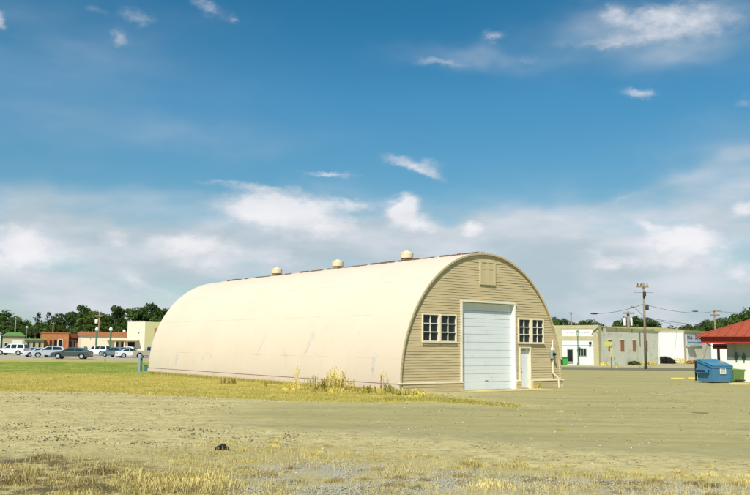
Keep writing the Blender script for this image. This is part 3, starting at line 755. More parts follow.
# lawn blades
p = scatter(POLY['lawn'], 70000, 27, 75, 2.2, thr=-.25, nscale=.9, edge=-.2)
Vb, Fb = blades(p, .03, .09, .9, .014)
tag(np_mesh('lawn_grass', Vb, Fb, M['lawnblade']), kind='stuff')
# gravel
def stones(p, s0, s1):
    n = len(p); s = rng.uniform(s0, s1, n)
    o = np.array([(1, 0, 0), (0, 1, 0), (-1, 0, 0), (0, -1, 0), (0, 0, 1), (0, 0, -1)], float)
    V = o[None]*s[:, None, None]*rng.uniform(.6, 1.25, (n, 6, 3)); V[:, :, 2] *= .6
    V += rng.uniform(-.2, .2, (n, 6, 3))*s[:, None, None]
    V[:, :, 0] += p[:, 0, None]; V[:, :, 1] += p[:, 1, None]; V[:, :, 2] += s[:, None]*.25
    f = np.array([(0, 1, 4), (1, 2, 4), (2, 3, 4), (3, 0, 4), (1, 0, 5), (2, 1, 5), (3, 2, 5), (0, 3, 5)])
    return V.reshape(-1, 3), (f[None]+(np.arange(n)*6)[:, None, None]).reshape(-1, 3)
p = np.concatenate([scatter(POLY['gravel'], 16000, 10.5, 22, 2.2), scatter([(-12, 8), (-14, 30), (14, 30), (12, 8)], 2500, 10.5, 30, 2.2)])
Vb, Fb = stones(p, .006, .022)
tag(np_mesh('gravel', Vb, Fb, M['rock']), kind='stuff')
for nm_, n_, c_ in (('sandy_grit', 15000, (.60, .53, .30)), ('dark_grit', 9000, (.20, .16, .08))):
    p = scatter([(-26, 8), (-26, 44), (26, 44), (26, 8)], n_, 10.5, 42, 1.3, thr=-.05, nscale=.35)
    p = p[polyd(POLY['lawn'], p[:, 0], p[:, 1]) < -.2]; inl = polyd(POLY['lot'], p[:, 0], p[:, 1]) > -.5
    p = p[~inl | (rng.uniform(0, 1, len(p)) < .13)]
    sz = np.clip(p[:, 1]/1900, .007, .018); Vb, Fb = stones(p, .9, 1.9)
    ctr = np.repeat(np.stack([p[:, 0], p[:, 1], np.zeros(len(p))], -1), 6, 0); Vb = ctr+(Vb-ctr)*np.repeat(sz*rng.uniform(.5, 1.3, len(p)), 6)[:, None]
    tag(np_mesh(nm_, Vb, Fb, mat(nm_+'_stone', c_, .9, .3, 6)), kind='stuff')
p = scatter([(-12, 8), (-14, 26), (14, 26), (12, 8)], 160, 10.5, 26, 1.8)
Vb, Fb = stones(p, .010, .035)
tag(np_mesh('pale_stones', Vb, Fb, M['palerock']), kind='stuff')
# clods on the dirt, dark little stones, as stuff
p = scatter([G(-80, 455), G(-80, 420), G(120, 424), G(330, 436), G(330, 447), G(180, 444)], 4200, 12, 34, 1.6, thr=.0, nscale=.5)
Vb, Fb = stones(p, .006, .030)
tag(np_mesh('dirt_clods', Vb, Fb, mat('dark_dirt_clod', (.15, .12, .07), .95, .2, 5)), kind='stuff')

def tuft_mesh(n, rad, h0, h1, wd=.007, lean=1.1):
    a = rng.uniform(0, 2*np.pi, n); r = rad*np.sqrt(rng.uniform(0, 1, n))
    p = np.stack([r*np.cos(a), r*np.sin(a)], -1)
    hh = rng.uniform(h0, h1, n)*(1.15-.5*r/rad)
    return blades(p, 0, 0, lean, wd, clump=hh)
tuft_src = []
for k, (n, rad, h0, h1, mm) in enumerate(((420, .26, .06, .17, 'drybrown'), (520, .36, .07, .19, 'drygrass'), (300, .20, .04, .12, 'drygrass'), (360, .3, .03, .09, 'drybrown'))):
    Vb, Fb = tuft_mesh(int(n*.6), rad, h0, h1*1.1, .0065, 1.5); me = np_mesh('grass_tuft', Vb, Fb, M[mm]); tuft_src.append(me)
used = set()
def place_tuft(k, px, py, s, lab, group):
    o = tuft_src[k]
    if k in used: o = o.copy(); COL.objects.link(o)
    used.add(k); x, y = G(px, py); o.location = (x, y, 0); o.rotation_euler = (0, 0, random.uniform(0, 6)); o.scale = (s, s, s*random.uniform(.85, 1.15))
    return tag(o, lab, 'grass tuft', group)
GT = 'dry grass tufts on the gravel shoulder'
place_tuft(0, 45, 460, 1.15, 'brown dry grass tuft with dark base, uppermost at far left of foreground', GT)
place_tuft(0, 15, 484, 1.35, 'large brown shadowy grass tuft in the bottom left corner', GT)
place_tuft(3, 84, 466, .9, 'small low brown tuft just right of the tuft at far left', GT)
place_tuft(0, 101, 472, 1.1, 'brown grass tuft between bottom left corner and the pale golden patch', GT)
place_tuft(3, 132, 463, .8, 'flat brown tuft on bare dirt left of the black object', GT)
place_tuft(3, 290, 484, 1.0, 'brown tuft standing alone on grey gravel at bottom left of centre', GT)
place_tuft(1, 492, 488, 1.0, 'golden tuft at the bottom edge right of centre', GT)
place_tuft(0, 470, 452+14, .8, 'small upright brown tuft in the yellow grass band right of centre', GT)
place_tuft(2, 506, 466, 1.1, 'upright yellow tuft in the grass band below the garage door', GT)
for px, py in ((130, 484), (150, 490), (170, 486), (190, 490), (210, 484), (140, 478), (180, 479), (222, 490), (160, 480), (200, 478)):
    place_tuft(1, px, py, random.uniform(.9, 1.25), 'pale golden tuft in the thick patch at the bottom left', 'pale golden tufts forming a thick patch')
for px, py in ((12, 468), (60, 480), (70, 490), (30, 476), (90, 484), (110, 488)):
    place_tuft(random.choice((0, 3)), px, py, random.uniform(.6, 1.1), 'brown tuft among the dark tufts in the lower left corner', 'brown tufts in the lower left corner')
for i in range(80):
    px = random.uniform(190, 748); base_y = np.interp(px, [190, 300, 400, 500, 600, 748], [446, 450, 457, 464, 471, 478])
    place_tuft(2, px, base_y+random.gauss(0, 4), random.uniform(.3, .75), 'small yellow tuft in the dry grass band along the gravel edge', 'yellow tufts along the gravel edge')
for i in range(85):
    px = random.uniform(235, 748); base_y = np.interp(px, [235, 500, 748], [470, 482, 488])+random.uniform(-6, 10)
    place_tuft(random.choice((3, 3, 0)), px, base_y, random.uniform(.25, .6), 'small brown tuft scattered on the grey gravel', 'brown tufts scattered on grey gravel')
for px, py in ((170, 462), (183, 461), (195, 462), (176, 465), (240, 461), (252, 462), (560, 412), (372+60, 412), (560, 430), (640, 434)):
    place_tuft(2, px, py, random.uniform(.4, .7), 'little low tuft alone on the bare dirt', 'lone tufts on bare dirt')

# black object lying on the dirt (crushed tyre scrap)
bx, by = G(222, 449.5)
bo = empty('tyre_scrap', (bx, by, 0), .2, 'black curled scrap of tyre lying on the dirt at the lower left', 'tyre scrap'); bo.scale = (.95, .9, .72)
mb = MB()
for k in range(9):
    a0, a1 = math.pi*(.02+.107*k), math.pi*(.02+.107*(k+1))
    mb.prism([(math.cos(a0)*.15, math.sin(a0)*.11), (math.cos(a1)*.15, math.sin(a1)*.11), (math.cos(a1)*.115, math.sin(a1)*.08), (math.cos(a0)*.115, math.sin(a0)*.08)], -.09, .09)
mb.build('tread', M['black'], bo); mb = MB(); mb.lathe([(.02, -.07), (.085, -.06), (.085, .05), (.03, .06)], (0.02, 0, .07), 10, 'y'); mb.build('inner_fold', M['black'], bo)

# weeds along the hut's long wall
def weed_mesh(h, n, rad):
    Vl, Fl = [], []; off = 0
    Vb, Fb = tuft_mesh(n, rad, h*.15, h*.45, .022, .6); Vl.append(Vb); Fl.append(Fb); off += len(Vb)
    for s in range(max(3, int(n/22))):
        a = random.uniform(0, 6.28); r = rad*math.sqrt(random.random()); hh = h*random.uniform(.6, 1.05)
        x0_, y0_ = r*math.cos(a), r*math.sin(a); lx_, ly_ = random.gauss(0, .06)*hh, random.gauss(0, .06)*hh
        m = 46; tz = np.sort(rng.uniform(.12, 1, m)); 
        p = np.stack([x0_+lx_*tz, y0_+ly_*tz, tz*hh], -1)
        Vb, Fb = blades(p, .03, .12, 1.6, .022); Vl.append(Vb); Fl.append(Fb+off); off += len(Vb)
        mb = MB().tube((x0_, y0_, 0), (x0_+lx_, y0_+ly_, hh), .009, .004, 4); vv = np.array(mb.v); f3 = []
        for q in mb.f:
            for j in range(1, len(q)-1): f3.append((q[0], q[j], q[j+1]))
        Vl.append(vv); Fl.append(np.array(f3)+off); off += len(vv)
    return np.concatenate(Vl), np.concatenate(Fl)
weeds = [  # px, base py, height px, rad, density, mat, label
 (296.5, 390, 22, .14, 90, 'weed', 'tall thin yellow weed nearest the left end of the weed row by the hut wall'),
 (308, 391, 13, .16, 80, 'weed', 'short yellow weed right of the tall thin one at the hut wall'),
 (318, 391.5, 16, .34, 240, 'weed', 'bushy yellow weed clump in the middle of the row by the hut wall'),
 (326, 391.5, 14, .25, 140, 'weed', 'yellow weed clump just left of the tallest clump by the hut wall'),
 (338, 392, 22, .36, 420, 'weed', 'tallest bushy yellow weed clump at the hut wall'),
 (347, 392, 12, .36, 260, 'weed', 'low bushy yellow weed right of the tallest clump'),
 (366, 393, 7, .36, 220, 'weedgreen', 'low rounded green weed below the blue paint mark'),
 (381, 392.5, 19, .18, 100, 'weed', 'tall thin pale weed near the front corner of the hut'),
 (392, 394.5, 8, .34, 220, 'weedgreen', 'low green weed mound near the hut front corner'),
 (404, 396, 6, .32, 220, 'weedgreen', 'low dark green weed right at the hut front corner'),
 (415, 397, 7, .34, 200, 'weedgreen', 'low spreading weed in front of the tan siding corner'),
 (288, 389.5, 6, .22, 90, 'weed', 'short weed tuft left of the tall thin weed at the hut wall'),
 (266, 387.5, 8, .1, 50, 'weed', 'thin short weed at the hut wall below the faint blue scratch'),
 (228, 383.6, 4, .40, 150, 'drybrown', 'brown dry weed patch at the foot of the hut wall, left part'),
 (538.5, 388.6, 6, .10, 60, 'weedgreen', 'small green weed growing beside the white entry door'),
]
for px, py, hp, rad, n, mm, lab in weeds:
    x, y = G(px, py); h = hp*y/F*1.05; rad *= 1.25; n = int(n*1.5)
    Vb, Fb = weed_mesh(h, n, rad)
    tag(np_mesh('weed_clump', Vb, Fb, M[mm], loc=(x, y, 0)), lab, 'weed', 'weeds along the hut' if px < 500 else None)
# grass fringe along the wall base
p = []
for i in range(9000):
    ly = random.uniform(-.5, LL); lx_ = -.15-abs(random.gauss(0, .28)); p.append(hutpt(lx_, ly))
Vb, Fb = blades(np.array(p), .05, .26, .6, .016)
tag(np_mesh('wall_grass', Vb, Fb, M['lawnblade']), kind='stuff')
p = []
for i in range(5200):
    u = random.random(); px = 385+135*u**1.2; py = np.interp(px, [385, 430, 520], [399, 399.5, 407])+random.gauss(0, 1.3)*(1-.5*u); p.append(G(px, py))
Vb, Fb = blades(np.array(p), .03, .12, .8, .016)
tag(np_mesh('fringe_grass', Vb, Fb, M['lawnblade']), kind='stuff')

# ------------------------------------------------------------------ trees
def tree_crown(seed, H, Wd, nblob, nleaf, ls, low=.25, wispy=False):
    rg = np.random.default_rng(seed)
    cs = []
    for i in range(nblob):
        t_ = low+(1-low)*(i+rg.uniform(0, 1))/nblob; rr = Wd*.5*math.sqrt(max(.05, 1-((t_-.52)/.52)**2))*rg.uniform(.25, .95); a = rg.uniform(0, 6.28)
        cs.append((rr*math.cos(a), rr*math.sin(a), t_*H*.93, rg.uniform(.45, 1.0)*(Wd*.17 if Wd > 6 else Wd*.25) if not wispy else rg.uniform(.45, 1)*Wd*.13))
    cs = np.array(cs); rg.shuffle(cs); idx = rg.integers(0, nblob, nleaf)
    d = rg.normal(0, 1, (nleaf, 3)); d /= np.linalg.norm(d, axis=1)[:, None]
    rad = cs[idx, 3]*(.55+.5*rg.uniform(0, 1, nleaf)); c = cs[idx, :3]+d*rad[:, None]*np.array([1.15, 1.15, .8])
    a = rg.normal(0, 1, (nleaf, 3)); a /= np.linalg.norm(a, axis=1)[:, None]; b = np.cross(a, d+rg.normal(0, .35, (nleaf, 3))); b /= np.linalg.norm(b, axis=1)[:, None]
    s = ls*rg.uniform(.5, 1.3, nleaf)[:, None]
    V = np.stack([c-a*s, c-b*s*.6, c+a*s, c+b*s*.6], 1).reshape(-1, 3)
    q = np.arange(nleaf)*4
    return V, np.stack([q, q+1, q+2, q+3], -1), cs
def trunk_mb(H, cs, r0):
    mb = MB(); top = (random.uniform(-.2, .2), random.uniform(-.2, .2), H*.62)
    mb.tube((0, 0, -.1), (top[0]*.5, top[1]*.5, H*.3), r0, r0*.75); mb.tube((top[0]*.5, top[1]*.5, H*.3), top, r0*.75, r0*.4)
    for c in cs[:9]:
        z = min(c[2]*.7, H*.55); mb.tube((top[0]*z/H, top[1]*z/H, z), (c[0], c[1], c[2]), r0*.35, r0*.1, 5)
    return mb
def make_tree(seed, H, Wd, nblob, nleaf, ls, m, low=.25, wispy=False):
    root = empty('tree'); Vc, Fc, cs = tree_crown(seed, H, Wd, nblob, nleaf, ls, low, wispy)
    np_mesh('crown', Vc, Fc, m, root); trunk_mb(H, cs, H*.022).build('trunk', M['bark'], root)
    root.location = (0, -500-seed, -50)
    return root
T = [make_tree(11, 10, 9.5, 34, 5200, .26, M['leaf'], .12), make_tree(12, 10, 8, 30, 4600, .26, M['leaf'], .15), make_tree(13, 10, 7.5, 26, 4200, .25, M['leaf2'], .2), make_tree(14, 10, 4.5, 16, 500, .22, M['leaf'], .5, True), make_tree(15, 10, 9, 34, 5000, .26, M['leafr'], .1), make_tree(16, 10, 5.5, 26, 3200, .25, M['leaf'], .15)]
tused = set()
def put_tree(k, px, py_top, Y, lab, group, ws=1.0):
    X, _, z = at(px, py_top, Y); o = T[k]
    if k in tused: o = copy_tree(o)
    tused.add(k); s = z/10*1.03
    o.location = (X, Y, 0); o.scale = (s*ws, s*ws, s); o.rotation_euler = (0, 0, random.uniform(0, 6.28))
    return tag(o, lab, 'tree', group)
GL = 'tree line behind the car park'; LB = 'dark green tree in the dense row behind the car park buildings'
row = [(-30, 314), (-14, 311), (2, 311.5), (14, 317), (26, 321), (40, 322.5), (54, 321), (66, 314), (75, 312), (84, 305.5), (92, 312), (104, 314), (116, 306), (126, 309), (139, 309), (148, 307), (156, 303.5), (164, 309), (176, 310), (190, 309), (206, 311)]
for i, (px, py) in enumerate(row):
    k = 5 if px in (84, 116, 156) else random.choice((0, 1, 0, 4) if px < 60 else (0, 1))
    put_tree(k, px, py, 232+random.uniform(-6, 10), LB if px not in (84, 116, 156) else {84: 'narrow dark tree rising above the row behind the cream building\'s left end', 116: 'narrow dark tree with pointed top behind the second green lamp', 156: 'tallest pointed dark tree right beside the hut\'s left edge'}[px], GL, 1.0 if k != 5 else .9)
for i, px in enumerate(range(-36, 210, 11)):
    put_tree(random.choice((0, 1, 4)), px+random.uniform(-3, 3), 325+random.uniform(-2, 3), 214+random.uniform(-4, 4), 'low dark tree filling the foot of the row behind the car park', GL, 1.5)
for px, py, k, lab in ((95, 311, 2, 'yellow-green sunlit tree left of the transformer pole'), (86, 316, 2, 'light green tree above the cream building\'s left corner'), (62, 324, 2, 'pale green bushy tree behind the orange brick building')):
    put_tree(k, px, py, 206, lab, GL, 1.0)
for px, py, lab in ((36.5, 311.5, 'thin wispy tree with almost bare crown above the green-roofed shed'), (50, 311, 'left of two wispy sparse trees above the orange brick building'), (55.5, 312.5, 'right of two wispy sparse trees above the orange brick building')):
    put_tree(3, px, py, 205, lab, 'wispy sparse trees', .9)
GR = 'trees behind the right-hand buildings'
for px, py, k, Y, ws, lab in ((547, 320, 4, 150, 1, 'green tree just above the hut\'s right edge'), (556, 318.5, 4, 152, .9, 'rounded green tree behind the white storefront, nearest the hut'), (563, 319.5, 4, 150, .8, 'small green tree right of the one by the hut edge'), (578, 320.5, 2, 165, 1.0, 'yellow-green tree above the storefront roof centre'),
    (588, 321, 0, 160, .9, 'low dark tree above the storefront roof, left of its corner'), (596, 321.5, 0, 162, .9, 'low dark tree above the storefront corner'), (621, 319, 0, 160, .8, 'dark tree left of the pole with two white transformers'), (636, 317, 4, 158, .8, 'green tree between the two tall poles above the grey building'), (647, 319, 4, 160, .9, 'green tree right of the tall utility pole'), (640, 320.5, 0, 165, 1.1, 'low dark tree behind the tall utility pole'),
    (655, 325.5, 0, 190, 1, 'low distant tree above the end of the grey building'), (668, 327, 0, 200, 1.2, 'distant tree left above the bright white wall'), (688, 325, 4, 185, .9, 'rounded green tree above the white wall sign, left one'), (698, 325.5, 4, 185, .9, 'rounded green tree above the white wall sign, right one'),
    (709, 321, 4, 150, .9, 'green tree left of the rearmost utility pole'), (721, 319, 4, 148, .9, 'green tree right of the rearmost utility pole'), (733, 315.5, 4, 120, .9, 'green tree above the red roof, left one'), (744, 312.5, 0, 118, .9, 'dark green tree above the red roof, nearest the right edge'), (757, 309, 0, 118, 1, 'large dark tree at the right edge above the red roof'), (772, 308, 4, 118, 1, 'large green tree beyond the right edge')):
    put_tree(k, px, py, Y, lab, GR, ws)

# ------------------------------------------------------------------ poles, lamps, wires
def pole(px, py_base, py_top, Y=None, arms=(), r=.14, lab='', lean=0, name='utility_pole'):
    if Y is None: X, Y = G(px, py_base)
    else: X = at(px, py_top, Y)[0]
    X0, _, z = at(px, py_top, Y)
    if lean == 0: X = X0
    root = empty(name, (X, Y, 0), 0, lab, 'utility pole', 'utility poles')
    MB().tube((0, 0, -.1), (X0-X, 0, z), r, r*.7, 10).build('post', M['wood'], root, smooth=True)
    return root, X0-X, Y, z
p1, dx, Y1, z1 = pole(643.5, 369.2, 283, lab='tall wooden utility pole in front of the grey building wall')
MB().box(-.75, .45, -.16, -.06, z1-.45, z1-.27).build('crossarm', M['wood'], p1)
mb = MB()
for x in (-.62, -.3, .32): mb.lathe([(.03, 0), (.07, .03), (.05, .12), (.07, .16), (.02, .2)], (x, -.11, z1-.26), 8)
mb.build('insulator', M['wire'], p1)
MB().box(-1.0, .95, -.05, .03, z1-1.0, z1-.94).build('lower_arm', M['grey'], p1)
MB().lathe([(.13, 0), (.16, .05), (.16, .4), (.08, .46)], (0, -.22, z1-1.35), 10).build('insulator_can', M['wire'], p1)
MB().lathe([(.15, 0), (.17, .04), (.17, .5), (.08, .58)], (.28, -.05, z1-2.75), 12).build('transformer', M['wire'], p1, smooth=True)
mb = MB(); mb.path([(.1, -.05, z1-3.55), (-.4, -.1, z1-3.1), (-1.0, -.2, z1-2.5), (-1.2, -.25, z1-2.42)], .035); mb.build('lamp_arm', M['grey'], p1)
MB().lathe([(.02, -.28), (.11, -.2), (.13, 0), (.08, .28)], (-1.3, -.25, z1-2.44), 10, 'y').build('lamp_head', M['grey'], p1)
mb = MB(); 
for k in range(8):
    a0, a1 = math.pi*2*k/8, math.pi*2*(k+1)/8; mb.tube((.25+.17*math.cos(a0), -.12, z1-3.75+.3*math.sin(a0)), (.25+.17*math.cos(a1), -.12, z1-3.75+.3*math.sin(a1)), .02, n=5)
mb.build('cable_coil', M['wire'], p1)
p2, dx, Y2, z2 = pole(628, 0, 311.5, Y=118, r=.26, lab='pole with crossarm and two white transformers behind the grey building')
MB().box(-.8, .8, -.35, -.2, z2-.35, z2-.15).build('crossarm', M['wood'], p2)
for s, w_ in ((-.55, .2), (.42, .14)): MB().lathe([(w_*.9, 0), (w_, .05), (w_, 1.0), (w_*.4, 1.12)], (s, -.1, z2-2.0), 12).build('transformer', M['brightwhite'], p2, smooth=True)
p3, dx, Y3, z3 = pole(714.3, 0, 309.5, Y=128, r=.15, lab='rearmost wooden pole with two crossarms above the red roof')
MB().box(-.2, 1.0, -.2, -.1, z3-.28, z3-.18).build('crossarm', M['wood'], p3); MB().box(-.65, .75, -.2, -.08, z3-.95, z3-.75).build('crossarm', M['wood'], p3)
p4, dx, Y4, z4 = pole(571, 0, 313.3, Y=115, r=.14, lab='short pole stub with flat cap above the storefront roof')
MB().box(-.35, .25, -.2, .2, z4, z4+.10).build('cap_plate', M['wood'], p4)
p5, dx, Y5, z5 = pole(99.5, 0, 312.5, Y=182, r=.2, lab='wooden pole with a white transformer in front of the left trees')
MB().box(-.9, .7, -.3, -.15, z5-.9, z5-.6).build('crossarm', M['wood'], p5); MB().lathe([(.3, 0), (.33, .05), (.33, .9), (.15, 1.0)], (-.45, -.35, z5-2.4), 12).build('transformer', M['brightwhite'], p5, smooth=True)
p6, _, _, z6 = pole(16, 0, 317, Y=178, r=.17, lab='slim pole above the green-roofed garage at far left')
MB().box(-.5, .5, -.2, -.1, z6-.5, z6-.35).build('crossarm', M['wood'], p6)
p7, _, _, z7 = pole(53.5, 0, 322, Y=200, r=.14, lab='slim pole behind the orange brick building')
MB().box(-.5, .5, -.2, -.1, z7-.4, z7-.28).build('crossarm', M['wood'], p7)
def cable(a, b, sag, lab, r=.02):
    a, b = Vector(a), Vector(b); pts = []
    for i in range(17):
        u = i/16; p_ = a.lerp(b, u); p_.z -= sag*4*u*(1-u); pts.append(tuple(p_))
    o = MB().path(pts, r, 5).build('overhead_cable', M['wire']); return tag(o, lab, 'cable', 'overhead cables')
Lw = at(592, 313.8, 96)
cable(at(594, 313.6, 92), at(642.8, 304.2, Y1), .25, 'overhead cable running left from the tall utility pole to the hanging splice box')
cable(at(644, 304.2, Y1), at(714, 311.5, 128), .5, 'overhead cable between the tall utility pole and the rearmost pole')
cable(at(644, 317, Y1), at(760, 322, 128), .7, 'lower overhead cable sagging right from the tall utility pole', .022)
cable(at(714.8, 311.2, 128), at(790, 312, 160), .3, 'overhead cable leaving the rearmost pole towards the right edge', .022)
cable(at(645, 318, Y1), at(700, 327, 170), .2, 'thin low cable crossing the sky above the white wall', .02)
for px, py, Y, lab in ((594, 313.7, 92, 'dark flat lamp hanging at the left end of the overhead cable'), (695, 311.3, 112, 'dark flat lamp hanging on the cable left of the rearmost pole')):
    X, Yy, z = at(px, py, Y); o = empty('hanging_lamp', (X, Yy, z), 0, lab, 'lamp', 'lamps hanging on the overhead cable')
    MB().lathe([(.03, -.42), (.07, -.35), (.09, 0), (.06, .3), (.03, .42)], (0, 0, 0), 10, 'y').build('lamp_housing', M['wire'], o, smooth=True).rotation_euler = (0, 0, R_(90))
    MB().tube((0, 0, .1), (0, 0, .2), .02).build('hanger', M['grey'], o)

# green globe lamps at the car park
for px, lab in ((97, 'left of the two green globe lamps in front of the cream building'), (111, 'right of the two green globe lamps in front of the cream building')):
    X, Y, z = at(px, 328.6, 160); o = empty('street_lamp', (X, Y, 0), 0, lab, 'street lamp', 'green globe street lamps')
    MB().lathe([(.38, 0), (.32, .5), (.2, .7), (.17, z-.8), (.24, z-.55), (.14, z-.5)], n=12).build('post', M['lampgreen'], o)
    MB().lathe([(.12, 0), (.34, .25), (.36, .45), (.2, .75), (.03, .85)], (0, 0, z-.55), 12).build('globe', M['globe'], o, smooth=True)
X, Y = G(578.3, 366.6); z = at(578.3, 330, Y)[2]
o = empty('street_lamp', (X, Y, 0), 0, 'slim dark lantern street lamp in front of the white storefront', 'street lamp')
MB().lathe([(.16, 0), (.13, .35), (.065, .5), (.055, z-.7), (.11, z-.62)], n=10).build('post', M['lampgreen'], o)
MB().lathe([(.1, 0), (.21, .32), (.21, .38)], (0, 0, z-.66), 8).build('lantern', M['globe'], o); MB().lathe([(.24, 0), (.08, .2), (.02, .32)], (0, 0, z-.28), 8).build('lantern_cap', M['lampgreen'], o)
X, Y, z = at(27, 326.5, 170); o = empty('street_lamp', (X, Y, 0), 0, 'thin lamp post with small pale head above the low green roof', 'street lamp')
MB().tube((0, 0, 0), (0, 0, z-.2), .07, .05).build('post', M['grey'], o); MB().lathe([(.1, 0), (.25, .15), (.2, .35), (.05, .42)], (0, 0, z-.35), 10).build('globe', M['globe'], o)

# yellow sign, hydrant, green bin
X, Y = G(611.5, 368.3); z = at(610, 342, Y)[2]
o = empty('road_sign', (X, Y, 0), R_(-12), 'yellow-green sign on a slim post in front of the grey wall', 'road sign')
MB().tube((0, 0, 0), (0, 0, z), .045, .045).build('post', M['lampgreen'], o); MB().box(-.72, .12, -.08, -.05, z-.48, z+.02).build('sign_plate', M['yelsign'], o, bevel=.01)
MB().box(-.10, .14, -.07, -.045, z-1.5, z-.56).build('lower_plate', M['olive'], o)
X, Y = G(616.5, 368.3)
o = empty('fire_hydrant', (X, Y, 0), 0, 'yellow fire hydrant with teal cap beside the yellow-green sign', 'fire hydrant')
MB().lathe([(.17, 0), (.17, .05), (.12, .07), (.12, .42), (.16, .44), (.16, .48)], n=12).build('barrel', M['yellow'], o)
MB().lathe([(.15, .48), (.13, .58), (.06, .66), (.03, .70)], n=12).build('bonnet', M['teal'], o)
for s in (-1, 1): MB().tube((s*.1, 0, .33), (s*.2, 0, .33), .06, .06).build('nozzle', M['yellow'], o)
X, Y = G(565, 366.2)
o = empty('wheelie_bin', (X, Y, .13*0), 0, 'bright green wheelie bin beside the hut and the storefront', 'bin')
MB().lathe([(.24*1.2, .08), (.33*1.2, .95)], n=4).build('bin_body', M['greenbin'], o).rotation_euler = (0, 0, R_(45)); MB().box(-.36, .33, -.36, .36, .95, 1.06).build('lid', M['greenbin'], o, bevel=.03)
for s in (-.22, .22): MB().lathe([(.1, -.03), (.1, .03)], (s, .25, .1), 10, 'y').build('wheel', M['black'], o)
X, Y = G(561, 366.0)
o = empty('waste_bag', (X, Y, .0), 0, 'black rubbish bag resting against the green bin', 'bag')
MB().lathe([(.1, 0), (.26, .1), (.28, .4), (.12, .62), (.05, .7), (.09, .78)], n=10).build('bag_body', M['black'], o, smooth=True)

# electrical cabinets left of the hut
X, Y = G(139.6, 372.6); o = empty('meter_pedestal', (X, Y, 0), R_(10), 'tall grey-green meter post left of the hut\'s far corner', 'meter post')
MB().box(-.12, .03, -.08, .08, 0, 1.10).build('post', M['cabgrey'], o, bevel=.01); MB().box(.04, .16, -.1, .1, 0, 1.28).build('meter_box', M['cabinet'], o, bevel=.01); MB().lathe([(.05, -.05), (.08, 0)], (.10, -.1, .95), 10, 'y').build('meter_glass', M['glass'], o)
X, Y = G(145.3, 372.8); o = empty('transformer_cabinet', (X, Y, 0), R_(10), 'small dark green cabinet between meter post and hut', 'utility cabinet')
MB().box(-.12, .14, -.15, .15, 0, .52).build('cabinet_body', M['cabinet'], o, bevel=.02); MB().box(-.14, .16, -.17, .17, .52, .56).build('lid', M['cabinet'], o, bevel=.01)
X, Y = G(105, 361.5); tag(MB().lathe([(.06, 0), (.06, .3), (.03, .36)], n=8).build('survey_marker', M['rust'], loc=(X, Y, 0)), 'small rusty marker stub on the lawn edge below the pale car', 'marker')

